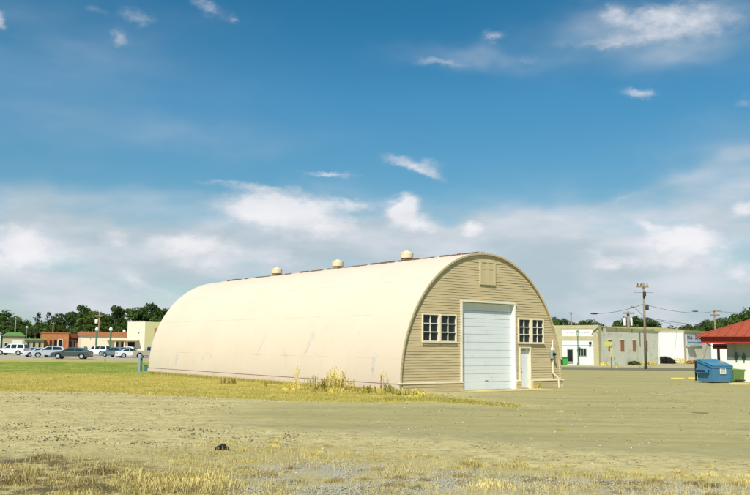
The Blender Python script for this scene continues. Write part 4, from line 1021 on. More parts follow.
# ------------------------------------------------------------------ cars
def make_car(kind, paint_m, lab, grp='cars parked behind the lawn'):
    P = {'sedan': dict(L=4.8, w=.90, belt=.92, roof=1.44, hood=.86, deck=.98, gh=[(-2.05, .98), (-1.25, 1.38), (-.55, 1.45), (.25, 1.42), (1.15, .93)], r=.33, fx=1.42, rx=-1.42, win=[[(-.50, .98), (-.50, 1.37), (.22, 1.36), (.88, .98)], [(-1.72, 1.04), (-1.22, 1.31), (-.58, 1.37), (-.58, .98)]]),
         'suv': dict(L=4.9, w=.97, belt=1.12, roof=1.85, hood=1.08, deck=1.12, gh=[(-2.40, 1.12), (-2.22, 1.80), (-1.2, 1.87), (.35, 1.83), (1.15, 1.10)], r=.38, fx=1.52, rx=-1.42, win=[[(-.02, 1.16), (-.02, 1.72), (.38, 1.70), (.88, 1.16)], [(-1.02, 1.16), (-1.02, 1.74), (-.16, 1.73), (-.16, 1.16)], [(-2.22, 1.18), (-2.1, 1.72), (-1.16, 1.74), (-1.16, 1.18)]]),
         'hatch': dict(L=4.5, w=.92, belt=1.0, roof=1.6, hood=.95, deck=1.04, gh=[(-2.12, 1.02), (-1.75, 1.50), (-.8, 1.62), (.15, 1.58), (1.2, 1.0)], r=.35, fx=1.38, rx=-1.32, win=[[(-.35, 1.05), (-.35, 1.5), (.15, 1.48), (.9, 1.05)], [(-1.72, 1.08), (-1.5, 1.42), (-.45, 1.51), (-.45, 1.05)]]),
         'pickup': dict(L=5.4, w=.98, belt=1.15, roof=1.85, hood=1.12, deck=1.14, gh=[(-.75, 1.13), (-.62, 1.82), (-.2, 1.87), (.75, 1.84), (1.4, 1.13)], r=.39, fx=1.75, rx=-1.65, win=[[(.1, 1.18), (.1, 1.74), (.72, 1.73), (1.15, 1.18)], [(-.55, 1.2), (-.5, 1.72), (0, 1.74), (0, 1.18)]])}[kind]
    L, w_, r = P['L'], P['w'], P['r']; h = L/2
    root = empty('parked_car', (0, 0, 0), 0, lab, 'car', grp)
    def arch(cx_): return [(cx_+(r+.07)*math.cos(a), max(.24, r+(r+.07)*math.sin(a))) for a in [math.pi*k/10 for k in range(11)]]
    low = [(-h+.05, .45), (-h+.12, .26)]
    bot = low+list(reversed(arch(P['rx'])))+list(reversed(arch(P['fx'])))+[(h-.15, .24), (h-.03, .42)]
    gf, gb = P['gh'][-1][0], P['gh'][0][0]
    top = [(h, .60), (h-.06, P['hood']-.16), (h-.35, P['hood']-.04), (gf, P['belt']+.02), (gb, P['belt']+.03), (-h+.12, P['deck']), (-h, P['deck']-.15)]
    if kind == 'pickup': top = top[:-3]+[(gb, P['belt']+.02), (-h+.03, P['deck']), (-h, P['deck']-.05)]
    prof = bot+top; n = len(prof); mb = MB()
    zc = .6
    for yv, k, kz in ((-w_, .985, .93), (-w_+.10, 1, 1), (w_-.10, 1, 1), (w_, .985, .93)):
        for x, z in prof: mb.v.append((x*k, yv, zc+(z-zc)*(kz if z > zc else 1)))
    mb.f.append(tuple(range(n))); mb.f.append(tuple(3*n+i for i in reversed(range(n))))
    for k in range(3):
        for i in range(n):
            j = (i+1) % n; mb.f.append((k*n+j, k*n+i, (k+1)*n+i, (k+1)*n+j))
    mb.build('body', paint_m, root, bevel=.025)
    gp = P['gh']; mb = MB(); n = len(gp); zb = gp[0][1]
    hw = lambda z: w_-.09-(z-P['belt'])*.30
    for s in (-1, 1):
        for x, z in gp: mb.v.append((x, s*hw(z), z-.01))
    mb.f.append(tuple(range(n))); mb.f.append(tuple(n+i for i in reversed(range(n))))
    for i in range(n):
        j = (i+1) % n; mb.f.append((j, i, n+i, n+j))
    mb.build('cabin', paint_m, root, bevel=.04)
    for pw in P['win']:
        for s in (-1, 1):
            mb = MB(); b = len(mb.v)
            for x, z in pw: mb.v.append((x, s*(hw(z)+.012), z))
            mb.f.append(tuple(range(len(pw))) if s > 0 else tuple(reversed(range(len(pw))))); mb.build('side_window', M['carglass'], root)
    def glass(a, b_, nm):
        (x0_, z0_), (x1_, z1_) = a, b_; nx_, nz_ = (z1_-z0_), -(x1_-x0_); l = math.hypot(nx_, nz_); sgn = 1 if (nx_*(1 if x0_ > 0 else -1)) > 0 else -1
        ox, oz = abs(nx_)/l*.015*(1 if nm == 'windscreen' else -1), abs(nz_)/l*.015
        q = []
        for u in (.08, .92):
            x, z = x0_+(x1_-x0_)*u, z0_+(z1_-z0_)*u
            for s in (-1, 1): q.append((x+ox, s*(hw(z)-.07), z+oz))
        mb = MB(); mb.v = q; mb.f = [(0, 1, 3, 2)]; mb.build(nm, M['carglass'], root)
    glass(gp[-1], gp[-2], 'windscreen'); glass(gp[0], gp[1], 'rear_window')
    for cx_ in (P['fx'], P['rx']):
        for s in (-1, 1):
            wl = empty('wheel', (cx_, s*(w_-.11), r)); wl.parent = root
            MB().lathe([(r*.6, -.11), (r*.93, -.11), (r, -.07), (r, .07), (r*.93, .11), (r*.6, .11)], n=20, axis='y').build('tyre', M['black'], wl, smooth=False)
            MB().lathe([(r*.10, -.125), (r*.25, -.118), (r*.60, -.112), (r*.62, -.09), (r*.62, .09), (r*.6, .112), (r*.25, .118), (r*.1, .125)], n=14, axis='y').build('rim', M['rim'], wl)
        MB().box(cx_-r-.05, cx_+r+.05, -w_+.24, w_-.24, .25, r*2).build('wheel_well', M['dark'], root)
    for s in (-1, 1):
        MB().box(h-.20, h-.03, s*(w_-.17)-.17, s*(w_-.17)+.13*1, P['hood']-.30, P['hood']-.14).build('headlight', M['headlight'], root, bevel=.03)
        MB().box(-h-.008, -h+.14, s*(w_-.14)-.12, s*(w_-.14)+.145, P['deck']-.34, P['deck']-.15).build('tail_light', M['taillight'], root, bevel=.02)
        MB().box(gf-.35, gf-.22, s*(w_+.06)-.07, s*(w_+.06)+.07, P['belt']+.02, P['belt']+.15).build('mirror', paint_m, root, bevel=.02)
    MB().box(h-.10, h+.012, -.45, .45, .45, .62).build('grille', M['dark'], root, bevel=.02)
    MB().box(h-.16, h+.02, -w_+.12, w_-.12, .25, .40).build('front_bumper', M['dark'] if kind != 'sedan' else paint_m, root, bevel=.03)
    MB().box(-h-.02, -h+.12, -w_+.12, w_-.12, .27, .42).build('rear_bumper', M['dark'] if kind != 'sedan' else paint_m, root, bevel=.03)
    MB().box(-h-.012, -h+.02, -.26, .26, .56, .70).build('number_plate', M['brightwhite'], root)
    return root
def park(o, px, py, rz, s=1.0):
    x, y = G(px, py); o.location = (x, y, .006); o.rotation_euler = (0, 0, R_(rz)); o.scale = (s, s, s)
# rz: 180 = nose to the left
park(make_car('suv', M['p_white'], 'white boxy SUV at the far left of the car park, nose to the left'), 12, 355.2, 178, .97)
park(make_car('sedan', M['p_white'], 'bright white sedan partly hidden behind the silver hatchback'), 38, 357.0, 215, .92)
park(make_car('hatch', M['p_silver'], 'silver-blue hatchback partly behind the dark grey sedan'), 48.5, 357.6, 202, 1.0)
park(make_car('sedan', M['p_grey'], 'dark grey sedan in profile nearest the lawn'), 71.5, 359.0, 184, 1.03)
park(make_car('suv', M['p_white'], 'white SUV right behind the tail of the dark grey sedan'), 96, 355.6, 172, .88)
park(make_car('hatch', M['p_bluegrey'], 'blue-grey SUV between the white SUV and the white sedan'), 115, 357.0, 180-28, .92)
park(make_car('sedan', M['p_white'], 'white sedan seen from behind in front of the cream entrance'), 131.5, 357.8, 30, .92)
park(make_car('pickup', M['p_tan'], 'tan pickup with red tail light half hidden by the hut'), 150, 358.0, 18, .9)
park(make_car('sedan', M['p_silver'], 'pale silver car whose roof shows behind the white sedans'), 33, 353.9, 180, .8)
park(make_car('hatch', M['p_white'], 'white car parked deep behind the cream building entrance'), 126, 354.6, 170, .9)
c = make_car('sedan', M['p_navy'], 'navy car parked under the red-roofed canopy behind the blue dumpster', None); park(c, 722, 369.0, 200, .95)

# ------------------------------------------------------------------ buildings on the left
def bldg(name, px0, px1, py_top, Y, depth, wallm, lab, yaw=23, cat='building'):
    a = at(px0, py_top, Y); b = at(px1, py_top, Y)
    o = empty(name, (a[0], Y, 0), R_(yaw), lab, cat); br_ = b[0]/Y; W = (br_*Y-a[0])/(math.cos(R_(yaw))-br_*math.sin(R_(yaw))); H = (a[2]+b[2])/2
    return o, W, H
def win(parent, x0, x1, z0, z1, y=0, fm='trim', pane='glass', name='window'):
    f = MB(); t_ = .08
    f.box(x0-t_, x0, y-.07, y+.02, z0-t_, z1+t_); f.box(x1, x1+t_, y-.07, y+.02, z0-t_, z1+t_); f.box(x0, x1, y-.068, y+.02, z1, z1+t_); f.box(x0, x1, y-.068, y+.02, z0-t_, z0)
    fr = f.build(name, M[fm], parent); MB().box(x0, x1, y-.03, y-.01, z0, z1).build('pane', M[pane], fr)
    return fr
YB = 172
o, W, H = bldg('garage_building', 3, 25, 334.5, YB, 12, None, 'tan garage building with green roof and pale door at far left')
MB().box(0, W, 0, 11, 0, H-.3).build('wall', M['tanwall'], o)
MB().prism([(-.3, H-.3), (W+.3, H-.3), (W-.9, H+.5), (.9, H+.5)], -.35, 11.3).build('roof', M['greenroof'], o)
MB().box(W*.43, W*.90, -.06, .0, 0, H*.68).build('garage_door', M['trim'], o); win(o, W*.10, W*.2, .9, 1.9)
o, W, H = bldg('low_shed', 25.3, 44, 339.5, YB-3, 9, None, 'low tan building with green roof and three dark openings')
MB().box(0, W, 0, 9, 0, H-.2).build('wall', M['tanwall'], o); MB().box(-.1, W+.5, -.4, 9.3, H-.2, H+.15).build('roof', M['greenroof'], o, bevel=.03)
for k in range(3): win(o, W*(.12+.3*k), W*(.24+.3*k), .9, 2.1, fm='tanwall')
MB().box(W*.2, W*.25, 1, 1.3, H, H+.5).build('chimney', M['greenroof'], o)
o, W, H = bldg('brick_building', 42.4, 69.0, 333.4, YB+3, 14, None, 'orange brick building with flat roof behind the parked cars')
MB().box(0, W, 0, 14, 0, H).build('wall', M['orangebrick'], o); MB().box(-.08, W+.08, -.08, 14.1, H, H+.18).build('coping', M['terracotta'], o)
win(o, W*.30, W*.36, 1.0, 2.4, fm='darkred'); win(o, W*.46, W*.56, .9, 2.5, fm='darkred'); win(o, W*.62, W*.76, .9, 2.7, pane='glass'); MB().box(W*.56, W*.60, -.05, 0, 0, 2.6).build('door', M['whitewall'], o)
for dx_ in (.80, .84): MB().box(W*dx_, W*dx_+.25, -.05, .0, .2, 2.5).build('pilaster', M['terracotta'], o)
o, W, H = bldg('dark_brick_annex', 69.2, 81.6, 333.8, YB+6, 12, None, 'dark red recessed annex between the orange and the cream building')
MB().box(0, W, .5, 12, 0, H-.4).build('wall', M['darkred'], o); MB().box(0, W+.05, -.3, 12, H-.8, H).build('fascia', M['darkred'], o)
for k in range(3): win(o, W*(.12+.3*k), W*(.26+.3*k), .3, 2.4, y=.5, fm='grey')
MB().box(W*.86, W*.94, -.1, .1, 0, H-.8).build('column', M['whitewall'], o)
o, W, H = bldg('cream_building', 81.8, 128, 331.8, YB-2, 14, None, 'long cream building with terracotta roof band behind the green lamps')
MB().box(0, W, 0, 14, 0, H-.85).build('wall', M['cream'], o)
MB().prism([(-.15, H-.85), (W-.05, H-.85), (W-.05, H), (.1, H)], -.25, 14.1).build('roof_band', M['terracotta'], o)
MB().box(W*.55, W*.99, -1.8, -.02, 2.55, 2.75).build('awning', M['tanpaint'], o)
for u in (.7, .9): MB().box(W*u, W*u+.25, -1.6, -1.35, 0, 2.55).build('column', M['cream'], o)
for u in (.72, .86): win(o, W*u, W*(u+.08), .7, 2.3, fm='tanpaint')
for u in (.06, .25, .42): MB().box(W*u, W*u+.6, -.5, -.05, .8, 1.3).build('planter', M['lampgreen'], o)
MB().box(W*.18, W*.195, -.1, 0, 2.9, 3.1).build('wall_lamp', M['grey'], o)
mb = MB(); mb.lathe([(.18, 0), (.3, .1), (.3, .4), (.1, .55)], (W*.93, 1, H), 10); mb.build('roof_light', M['brightwhite'], o)
for u in (.24, .82): MB().tube((W*u, 2, H), (W*u, 2, H+.5), .06).build('vent_pipe', M['grey'], o)
# tall cream block, the shade on its side painted in as olive: corner towards the camera
Yc = 158
cx_, _, cz = at(145.3, 321.8, Yc)
o = empty('cream_tower_block', (cx_, Yc, 0), 0, 'tall square cream block with olive shaded side next to the hut', 'building')
lft = at(128.6, 322, Yc+.5); Wl = cx_-lft[0]
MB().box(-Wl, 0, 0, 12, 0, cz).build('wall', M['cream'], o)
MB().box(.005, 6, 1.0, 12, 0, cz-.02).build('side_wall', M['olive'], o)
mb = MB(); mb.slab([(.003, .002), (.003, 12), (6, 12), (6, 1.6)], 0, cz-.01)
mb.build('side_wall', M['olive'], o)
MB().box(-Wl-.06, .06, -.06, 12.06, cz, cz+.14).build('coping', M['cream'], o)
MB().box(-1.3, -1.05, -.12, 0, 4.0, 4.25).build('wall_lamp', M['grey'], o)
fr = MB(); fr.slab([(1.7, .35), (3.3, .82), (3.3, 1.2), (1.7, 1.2)], 3.4, 5.0); fr.build('window', M['terracotta'], o)
# entrance recess
MB().box(-Wl*.95, -Wl*.55, -.04, 0, 0, 2.3).build('door', M['dark'], o); MB().box(-Wl*1.0, -Wl*.3, -1.2, -.05, 2.5, 2.7).build('awning', M['tanpaint'], o)
# pale blue building at the very left edge
a = at(1.5, 327, 150)
o = empty('blue_shed', (a[0], 150, 0), R_(26), 'pale blue building cut by the left edge of the view', 'building')
MB().box(-9, 0, 0, 8, 0, a[2]-1.2).build('wall', M['palebluewall'], o); MB().prism([(-9.2, a[2]-1.2), (.25, a[2]-1.2), (-1.6, a[2]+.2), (-7.3, a[2]+.2)], -.2, 8.2).build('roof', M['grey'], o)
win(o, -6, -4.5, 1, 2.3)

# ------------------------------------------------------------------ buildings on the right
def frame_at(cpx, cpy, yaw): 
    x, y = G(cpx, cpy); return x, y
YAW = R_(50)
bx, by = G(598.5, 365.6, .13); bz = at(598.5, 324.9, by)[2]
S = empty('storefront_building', (bx, by, .13), YAW, 'white and sandy storefront building with grey side wall of bricked-up windows', 'building')
# local +x runs along the grey side wall (away, right); the shop front runs along +y (left)
H = bz-.13
LS = 17.8; LF = 9.0
MB().box(0, LS, 0, LF, 0, H-.55).build('side_wall', M['greybldg'], S)
mb = MB(); mb.box(2, LS+.05, -.05, .3, H-.55, H-.32); mb.build('side_coping', M['oliveroof'], S)
MB().box(-.12, .45, -.12, .5, 0, H).build('corner_pier', M['tanframe'], S)
MB().box(-.11, .4, .5, LF, H-.40, H-.02).build('parapet', M['tanframe'], S)
MB().box(.5, LS, .6, .9, H-.55, H-.18).build('roof_parapet', M['oliveroof'], S)
MB().box(.5, LS-3, 4, LF, H-.54, H-.05).build('roof', M['oliveroof'], S)
# shop front (faces -x)
mb = MB(); mb.box(-.10, 0, .5, LF, H-1.70, H-1.25); mb.box(-.10, 0, 4.35, 5.2, 0, H-1.70); mb.box(-.10, 0, 4.35, 5.2, H-1.25, H-.40); mb.build('front_frame', M['tanframe'], S)
MB().box(-.06, 0, .5, 4.35, H-1.25, H-.40).build('sign_band', M['whitewall'], S)
mb = MB()
for k in range(8):
    y0 = 1.0+k*.37; mb.box(-.068, -.06, y0, y0+random.uniform(.12, .28), H-.92, H-.74)
mb.build('faded_lettering', mat('faded_grey_lettering', (.55, .55, .60), .8), S)
MB().box(-.05, 0, .5, 4.35, 0, H-1.70).build('front_wall', M['brightwhite'], S)
MB().box(-.05, 0, 5.2, LF, 0, H-.40).build('front_wall', M['whitewall'], S)
mb = MB(); mb.box(-.09, -.05, .5, 4.35, H-2.25, H-2.20); mb.build('trim_strip', M['bluedoor'], S)
d = MB().box(-.09, -.05, 2.95, 3.75, .15, 1.85).build('door', M['cabgrey'], S); MB().box(-.10, -.09, 3.07, 3.63, .4, 1.7).build('pane', M['glass'], d)
wn = MB().box(-.09, -.05, 1.35, 2.45, 1.0, 1.9).build('window', M['cabgrey'], S)
for k in range(3): MB().box(-.10, -.09, 1.42+.35*k, 1.70+.35*k, 1.06, 1.84).build('pane', M['glass'], wn)
MB().box(-.30, -.05, .75, .95, 2.35, 2.6).build('wall_lamp', M['dark'], S)
# bricked windows on the grey side (faces -y)
for u, hh in ((3.1, 1.25), (6.45, 1.25), (9.9, 1.25), (13.4, 1.25)):
    f = MB().box(u-.5, u+.5, -.03, .0, 1.6, 1.6+hh).build('blocked_window', M['brickfill'], S); MB().box(u-.55, u+.55, -.05, 0, 1.6+hh, 1.7+hh).build('lintel', M['greybldg'], f)
mb = MB(); mb.box(11.5, 11.62, -.08, 0, 2.3, H-.55); mb.build('rust_streak_pipe', M['rust'], S); MB().box(LS-.3, LS-.15, -.06, 0, 0, H-.55).build('downpipe', M['whitewall'], S)
for u in (0.9, 4.7, 9.0, 12.6): MB().box(u, u+.25, -.10, 0, H-.50, H-.25).build('wall_bracket', M['rust'], S)
# second building: bright white front, grey side
bx2, by2 = G(684.2, 362.6, .13); bz2 = at(684.2, 332.4, by2)[2]; H2 = bz2-.13
S2 = empty('white_building', (bx2, by2, .13), YAW, 'plain bright white building with a sign on its grey side wall', 'building')
MB().box(0, 24, 0, 9, 0, H2).build('side_wall', M['greybldg'], S2); MB().box(-.06, 0, -.06, 9, 0, H2-.02).build('front_wall', M['brightwhite'], S2)
MB().box(-.1, .2, 0, 9, H2, H2+.12).build('coping', M['brightwhite'], S2); MB().box(.3, 24, -.08, 9, H2, H2+.35).build('parapet', M['oliveroof'], S2); MB().box(-.08, .25, -.1, -.06, 0, H2-.05).build('corner_trim', mat('faded_pink_trim', (.52, .36, .30), .8), S2)
sg = MB().box(.9, 7.4, -.13, -.07, H2-1.85, H2-.25).build('sign_board', mat('white_sign_board', (.60, .63, .68), .7), S2)
mb = MB(); x = 1.2
for seg in ('||-', '|/|', '|_.', ' ', '|-|', '||-', '|/|'):
    if seg != ' ':
        x0_ = x
        mb.box(x0_, x0_+.16, -.145, -.13, H2-.95, H2-.45); mb.box(x0_+.16, x0_+.5, -.144, -.13, H2-.6 if seg[2] == '-' else H2-.85, H2-.47 if seg[2] == '-' else H2-.72)
        if seg[1] == '|' or seg == '|/|' or seg == '|-|': mb.box(x0_+.5, x0_+.64, -.145, -.13, H2-.95, H2-.5)
    x += .82
mb.build('sign_lettering', M['signink'], sg)
mb = MB(); mb.box(1.3, 4.9, -.144, -.13, H2-1.45, H2-1.32); mb.box(5.2, 6.9, -.144, -.13, H2-1.5, H2-1.25); mb.build('sign_script', M['signblue'], sg)
dr = MB().box(1.2, 3.8, -.05, 0, 0, 2.2).build('door', M['whitewall'], S2); MB().box(1.1, 3.9, -.5, -.02, 2.2, 2.45).build('door_canopy', M['concrete'], S2)
# building far behind whose roof edge shows as an olive line
a = at(655, 327.2, 150); b = at(694, 331.5, 150)
o = empty('rear_warehouse', (a[0]-14, 150, 0), 0, 'low warehouse with yellowed parapet seen above the grey building roof', 'building')
MB().box(0, b[0]-a[0]+16, 0, 14, 0, a[2]-.7).build('wall', M['oliveroof'], o)
MB().prism([(-.2, a[2]-.7), (b[0]-a[0]+16.2, a[2]-.7), (b[0]-a[0]+16.2, b[2]-.05), (14, a[2]), (-.2, a[2]+.1)], -.2, 14.2).build('roof', M['oliveroof'], o)

# shrubs / debris at wall feet
def bush(px, py, w_, h_, m, lab, cat='bush', n=500, Y=None, z0=.13, ls=.1):
    x, y = G(px, py, z0); rg = np.random.default_rng(int(px)); c = rg.normal(0, 1, (n, 3)); c /= np.linalg.norm(c, axis=1)[:, None]; c *= rg.uniform(.5, 1, n)[:, None]**.6
    c[:, 2] = np.abs(c[:, 2]); c *= np.array([w_/2, w_/2, h_])
    a = rg.normal(0, 1, (n, 3)); a /= np.linalg.norm(a, axis=1)[:, None]; b = np.cross(a, rg.normal(0, 1, (n, 3))); b /= np.linalg.norm(b, axis=1)[:, None]
    V_ = np.stack([c-a*ls, c-b*ls*.6, c+a*ls, c+b*ls*.6], 1).reshape(-1, 3); q = np.arange(n)*4
    return tag(np_mesh('bush', V_, np.stack([q, q+1, q+2, q+3], -1), m, loc=(x, y, z0)), lab, cat)
bush(630, 364.6, .9, 1.0, M['leafr'], 'small dark green bush climbing the grey wall between the bricked windows')
bush(634, 364.9, 1.6, .45, M['leaf2'], 'low yellow-green bush right of the small dark bush at the grey wall')
bush(604, 365.6, 1.4, .3, M['weed'], 'low yellow weeds at the foot of the storefront corner')
bush(649, 364.8, 2.2, .35, M['weed'], 'low yellow weeds right of the tall utility pole')
bush(677, 363.6, 4.0, .75, M['weed'], 'yellow-green bush in front of the bright white wall')
bush(664.0, 363.6, 3.0, .95, M['brush'], 'dark heap of brush between grey building and white wall', 'brush heap', 2600, ls=.09)
bush(694, 364.0, 2.6, .45, mat('orange_soil', (.42, .24, .08), .9), 'orange-brown heap at the foot of the grey wall behind the dumpster', 'soil heap', 900)

# ------------------------------------------------------------------ red-roofed building
cx0, cy0, cz0 = at(698.5, 336, 55.0)     # near left eave corner
o = empty('red_roof_building', (cx0, 55.0, 0), R_(-40), 'building with red metal roof and deep canopy at the right edge', 'building')
ztop = cz0; zbot = at(699.5, 343.2, 55)[2]
WL = 15.0; DP = 9.0
MB().box(.10, WL, .10, DP, zbot, ztop-.06).build('fascia', M['redfascia'], o)
mb = MB(); 
for k in range(60): mb.box(.12+k*.25, .14+k*.25, .075, .10, zbot+.02, ztop-.10)
mb.build('fascia_rib', M['redfascia'], o)
rz_ = ztop+2.15; mb = MB()
mb.v = [(-.15, -.15, ztop-.05), (WL+.2, -.15, ztop-.05), (WL+.2, DP+.15, ztop-.05), (-.15, DP+.15, ztop-.05), (5.4, 4.5, rz_), (WL-5, 4.5, rz_),
        (-.15, -.15, ztop), (WL+.2, -.15, ztop), (WL+.2, DP+.15, ztop), (-.15, DP+.15, ztop)]
mb.f = [(3, 2, 1, 0), (0, 1, 7, 6), (1, 2, 8, 7), (2, 3, 9, 8), (3, 0, 6, 9), (6, 7, 5, 4), (7, 8, 5), (8, 9, 4, 5), (9, 6, 4)]
mb.build('roof', M['redroof'], o)
# standing seams on the front slope
mb = MB()
for k in range(1, 26):
    x = k*.58
    f = min(1, x/5.4, (WL-x)/5) if x > 0 else 0
    a_ = Vector((x, -.15, ztop+.005)); b_ = Vector((x, -.15+4.65*f, ztop+(rz_-ztop)*f+.005)); mb.tube(a_, b_, .05, n=4)
for k in range(1, 20):
    y = -.15+k*.45; f = min(1, (y+.15)/4.65, (DP-y)/4.6)
    mb.tube((-.15, y, ztop+.005), (-.15+5.55*f, y, ztop+(rz_-ztop)*f+.005), .022, n=4)
MB().tube((-.15, -.15, ztop+.02), (5.4, 4.5, rz_+.02), .04, n=6).build('hip_cap', M['redroof'], o); MB().tube((5.4, 4.5, rz_+.02), (WL-5, 4.5, rz_+.02), .04, n=6).build('ridge_cap', M['redroof'], o)
mb.build('roof_seam', M['redroof'], o)
def rlx(px, ly):                        # local x on the building for a photo column
    c_, s_ = math.cos(R_(-40)), math.sin(R_(-40)); k_ = at(px, 350, 55)[0]/55
    return (k_*(55+ly*c_)+ly*s_-cx0)/(c_-k_*s_)
wx0 = rlx(727, 1.0)
MB().box(wx0, WL-.5, 1.0, DP-.8, 1.56, zbot+.02).build('upper_wall', M['paleboard'], o)
mb = MB()
for k in range(8):
    z = 1.56+k*.13
    if z < zbot: mb.box(wx0-.01, WL-.5, .975, 1.0, z, z+.115)
mb.build('siding_board', M['paleboard'], o)
MB().box(wx0-.03, WL-.45, .94, DP-.8, 0, 1.555).build('lower_wall', M['lowwhite'], o)
for px, py in ((736.2, 357.0), (743.8, 357.6)):
    _, _, z = at(px, py, 55.2); x = rlx(px, .97)+cx0; mb = MB(); mb.lathe([(.03, -.1), (.13, -.09), (.15, 0)], (x-cx0, .97, z+.0), 12, 'y'); mb.box(x-cx0-.04, x-cx0+.04, .9, .97, z-.3, z+.3); mb.build('gas_meter', M['lampgreen'], o)
MB().tube((rlx(734.6, .93), .93, 1.4), (rlx(734.6, .93), .93, zbot), .025).build('conduit', M['grey'], o)
xc = rlx(718, 7)
MB().box(xc-.08, xc+.08, 7, 7.16, 0, zbot).build('column', M['dark'], o)
mb = MB(); mb.path([(rlx(707, 1), 1, zbot), (rlx(709.5, 1), 1, zbot-.12), (rlx(713, 1), 1, zbot-.2), (rlx(718, 1), 1, zbot-.22), (wx0, 1, zbot-.22)], .035)
mb.build('bracket', M['dark'], o)
MB().box(rlx(713, 3), wx0-.1, 3.0, 3.1, zbot-.35, zbot-.02).build('rear_fascia', M['redfascia'], o)
# white wall seen through the canopy
a = at(711, 344.5, 80); b = at(728, 345, 80)
tag(MB().box(a[0], b[0]+4, 80, 80.2, 0, a[2]+.5).build('white_wall', M['brightwhite']), 'bright white wall seen under the red canopy', 'wall')
X, Y = G(750.5, 380); o = empty('red_cabinet', (X, Y, 0), 0, 'red-brown cabinet at the right edge against the white wall', 'cabinet')
MB().box(-.15, .7, -.2, .4, .05, .95).build('cabinet_body', M['redbrown'], o, bevel=.02); MB().box(-.12, .1, -.215, -.2, .2, .8).build('door', M['darkred'], o)

# ------------------------------------------------------------------ dumpsters and wheel stops
X, Y = G(712.6, 383.3)
D = empty('dumpster', (X, Y, 0), R_(27), 'large blue dumpster with sloping lids and white label by the red-roofed building', 'dumpster')
# local: x along the long front, y back; origin = near corner
Lx, Ly, hf, hb = 1.78, 1.2, 1.02, 1.40
mb = MB(); v = [(.08, .10, .08), (Lx-.08, .10, .08), (Lx-.08, Ly-.02, .08), (.08, Ly-.02, .08), (0, 0, hf), (Lx, 0, hf), (Lx, Ly, hb), (0, Ly, hb)]
mb.v = v; mb.f = [(3, 2, 1, 0), (0, 1, 5, 4), (1, 2, 6, 5), (2, 3, 7, 6), (3, 0, 4, 7)]
mb.build('bin_body', M['blue'], D)
mb = MB(); t_ = .045
mb.box(-.04, Lx+.04, -.04, .03, hf-.07, hf+.01)
for x in (-.04, Lx-.02):
    b = len(mb.v)
    mb.v += [(x, .03, hf-.07), (x+.06, .03, hf-.07), (x+.06, Ly, hb-.07), (x, Ly, hb-.07), (x, .03, hf+.01), (x+.06, .03, hf+.01), (x+.06, Ly, hb+.01), (x, Ly, hb+.01)]
    mb.f += [(b+3, b+2, b+1, b), (b+4, b+5, b+6, b+7), (b, b+1, b+5, b+4), (b+1, b+2, b+6, b+5), (b+2, b+3, b+7, b+6), (b+3, b, b+4, b+7)]
mb.box(-.04, Lx+.04, Ly, Ly+.06, hb-.10, hb+.02); mb.build('rim_rail', M['blue'], D, bevel=.005)
for k in range(2):
    x0_, x1_ = .02+k*(Lx/2), Lx/2-.02+k*(Lx/2); mb = MB()
    mb.v = [(x0_, -.06, hf+.02), (x1_, -.06, hf+.02), (x1_, Ly+.02, hb+.03), (x0_, Ly+.02, hb+.03), (x0_, -.06, hf+.06), (x1_, -.06, hf+.06), (x1_, Ly+.02, hb+.07), (x0_, Ly+.02, hb+.07)]
    mb.f = [(3, 2, 1, 0), (4, 5, 6, 7), (0, 1, 5, 4), (1, 2, 6, 5), (2, 3, 7, 6), (3, 0, 4, 7)]
    lid = mb.build('lid', M['bluelid'], D, bevel=.01)
    for q in range(3):
        xx = x0_+.15+q*.25; mb = MB(); mb.tube((xx, .02, hf+.085), (xx, Ly-.1, hb+.06), .02, n=5); mb.build('lid_rib', M['bluelid'], lid)
# fork pockets on both ends, ribs, casters
for s, x in ((-1, 0.0), (1, Lx)):
    mb = MB(); x_ = x+s*.06
    mb.box(min(x+.05*-s, x_+s*.06), max(x+.05*-s, x_+s*.06), .22, 1.15, .60, .66); mb.box(min(x+.05*-s, x_+s*.06), max(x+.05*-s, x_+s*.06), .22, 1.15, .80, .86); mb.box(min(x_+s*.055, x_+s*.075), max(x_+s*.055, x_+s*.075), .22, 1.15, .66, .80)
    pk = mb.build('fork_pocket', M['blue'], D); MB().box(min(x+s*.03, x+s*.13), max(x+s*.03, x+s*.13), .212, .219, .66, .80).build('pocket_opening', M['dark'], pk)
    MB().box(min(x+s*.135, x+s*.140), max(x+s*.135, x+s*.140), .45, 1.12, .672, .79).build('pocket_opening', M['dark'], pk)
mb = MB(); mb.box(.02, .06, -.012, .05, .1, hf-.08); mb.build('corner_rib', M['blue'], D); MB().box(Lx-.06, Lx-.02, -.012, .05, .1, hf-.08).build('corner_rib', M['blue'], D)
for x in (.25, Lx-.25):
    for y in (.25, Ly-.25): MB().lathe([(.07, -.03), (.07, .03)], (x, y, .07), 10, 'y').build('caster', M['black'], D)
lb = MB().box(.70, 1.22, .012, .022, .55, .93).build('label_plate', M['brightwhite'], D); lb.rotation_euler = (R_(0), 0, 0)
mb = MB()
for (x, z, w_, h_) in ((.76, .80, .1, .07), (.90, .80, .12, .07), (1.06, .80, .1, .07), (.80, .66, .14, .05), (.98, .66, .16, .05)): mb.box(x, x+w_, .006, .012, z, z+h_)
mb.build('label_print', M['signblue'], lb)
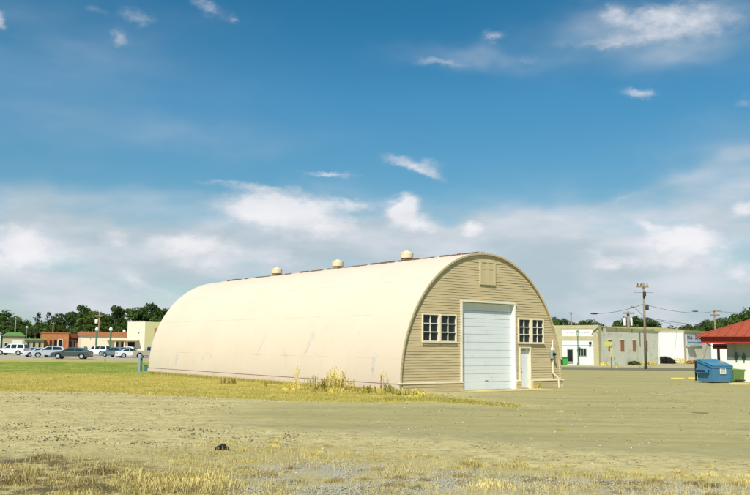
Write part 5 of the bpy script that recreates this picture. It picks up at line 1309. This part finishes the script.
D_back = MB().box(.0, .06, Ly+.03, Ly+.14, .1, hb+.02).build('rear_post', M['dark'], D)
MB().lathe([(.13, -.1), (.17, 0), (.1, .12), (.02, .14)], (Lx-.35, .5, hf+.2), 9).build('bin_dummy', mat('brown_cardboard', (.42, .24, .10), .9), None, loc=(0, 0, 0)).name = 'rubbish_heap'
rh = bpy.data.objects['rubbish_heap']; rh.matrix_world = Matrix.Translation((X, Y, 0)) @ Matrix.Rotation(R_(27), 4, 'Z'); tag(rh, 'brown lump of rubbish lying on the blue dumpster lid', 'rubbish')
X, Y = G(734.5, 382.3)
o = empty('dumpster', (X+.15, Y+.5, 0), R_(6), 'small olive-green dumpster behind the blue dumpster', 'dumpster')
mb = MB(); mb.v = [(.05, .05, .06), (.85, .05, .06), (.85, .8, .06), (.05, .8, .06), (0, 0, .78), (.9, 0, .78), (.9, .85, .9), (0, .85, .9)]; mb.f = [(3, 2, 1, 0), (0, 1, 5, 4), (1, 2, 6, 5), (2, 3, 7, 6), (3, 0, 4, 7), (4, 5, 6, 7)]
mb.build('bin_body', M['greendump'], o); mb = MB(); mb.box(-.03, .93, -.03, .03, .73, .80); mb.build('rim_rail', M['greendump'], o)
mb = MB(); mb.box(.1, .8, -.02, .06, .10, .14); mb.build('lower_rail', M['dark'], o)
for k in range(3): MB().box(.2+k*.25, .22+k*.25, .005, .03, .15, .72).build('side_rib', M['greendump'], o)
GS = 'yellow concrete wheel stops'
for px, py, rz, l, lab in ((677.3, 379.0, 4, .95, 'yellow wheel stop left of the blue dumpster, farther from it'), (693.5, 378.6, 4, .75, 'yellow wheel stop right beside the blue dumpster'), (739, 384.6, 2, 1.2, 'faded yellow wheel stop in front of the green dumpster')):
    x, y = G(px, py); o = MB().prism([(-.08, 0), (.08, 0), (.05, .08), (-.05, .08)], -l/2, l/2).build('wheel_stop', M['yellow'], bevel=.01); o.location = (x, y, .0); o.rotation_euler = (0, 0, R_(90+rz)); tag(o, lab, 'wheel stop', GS)
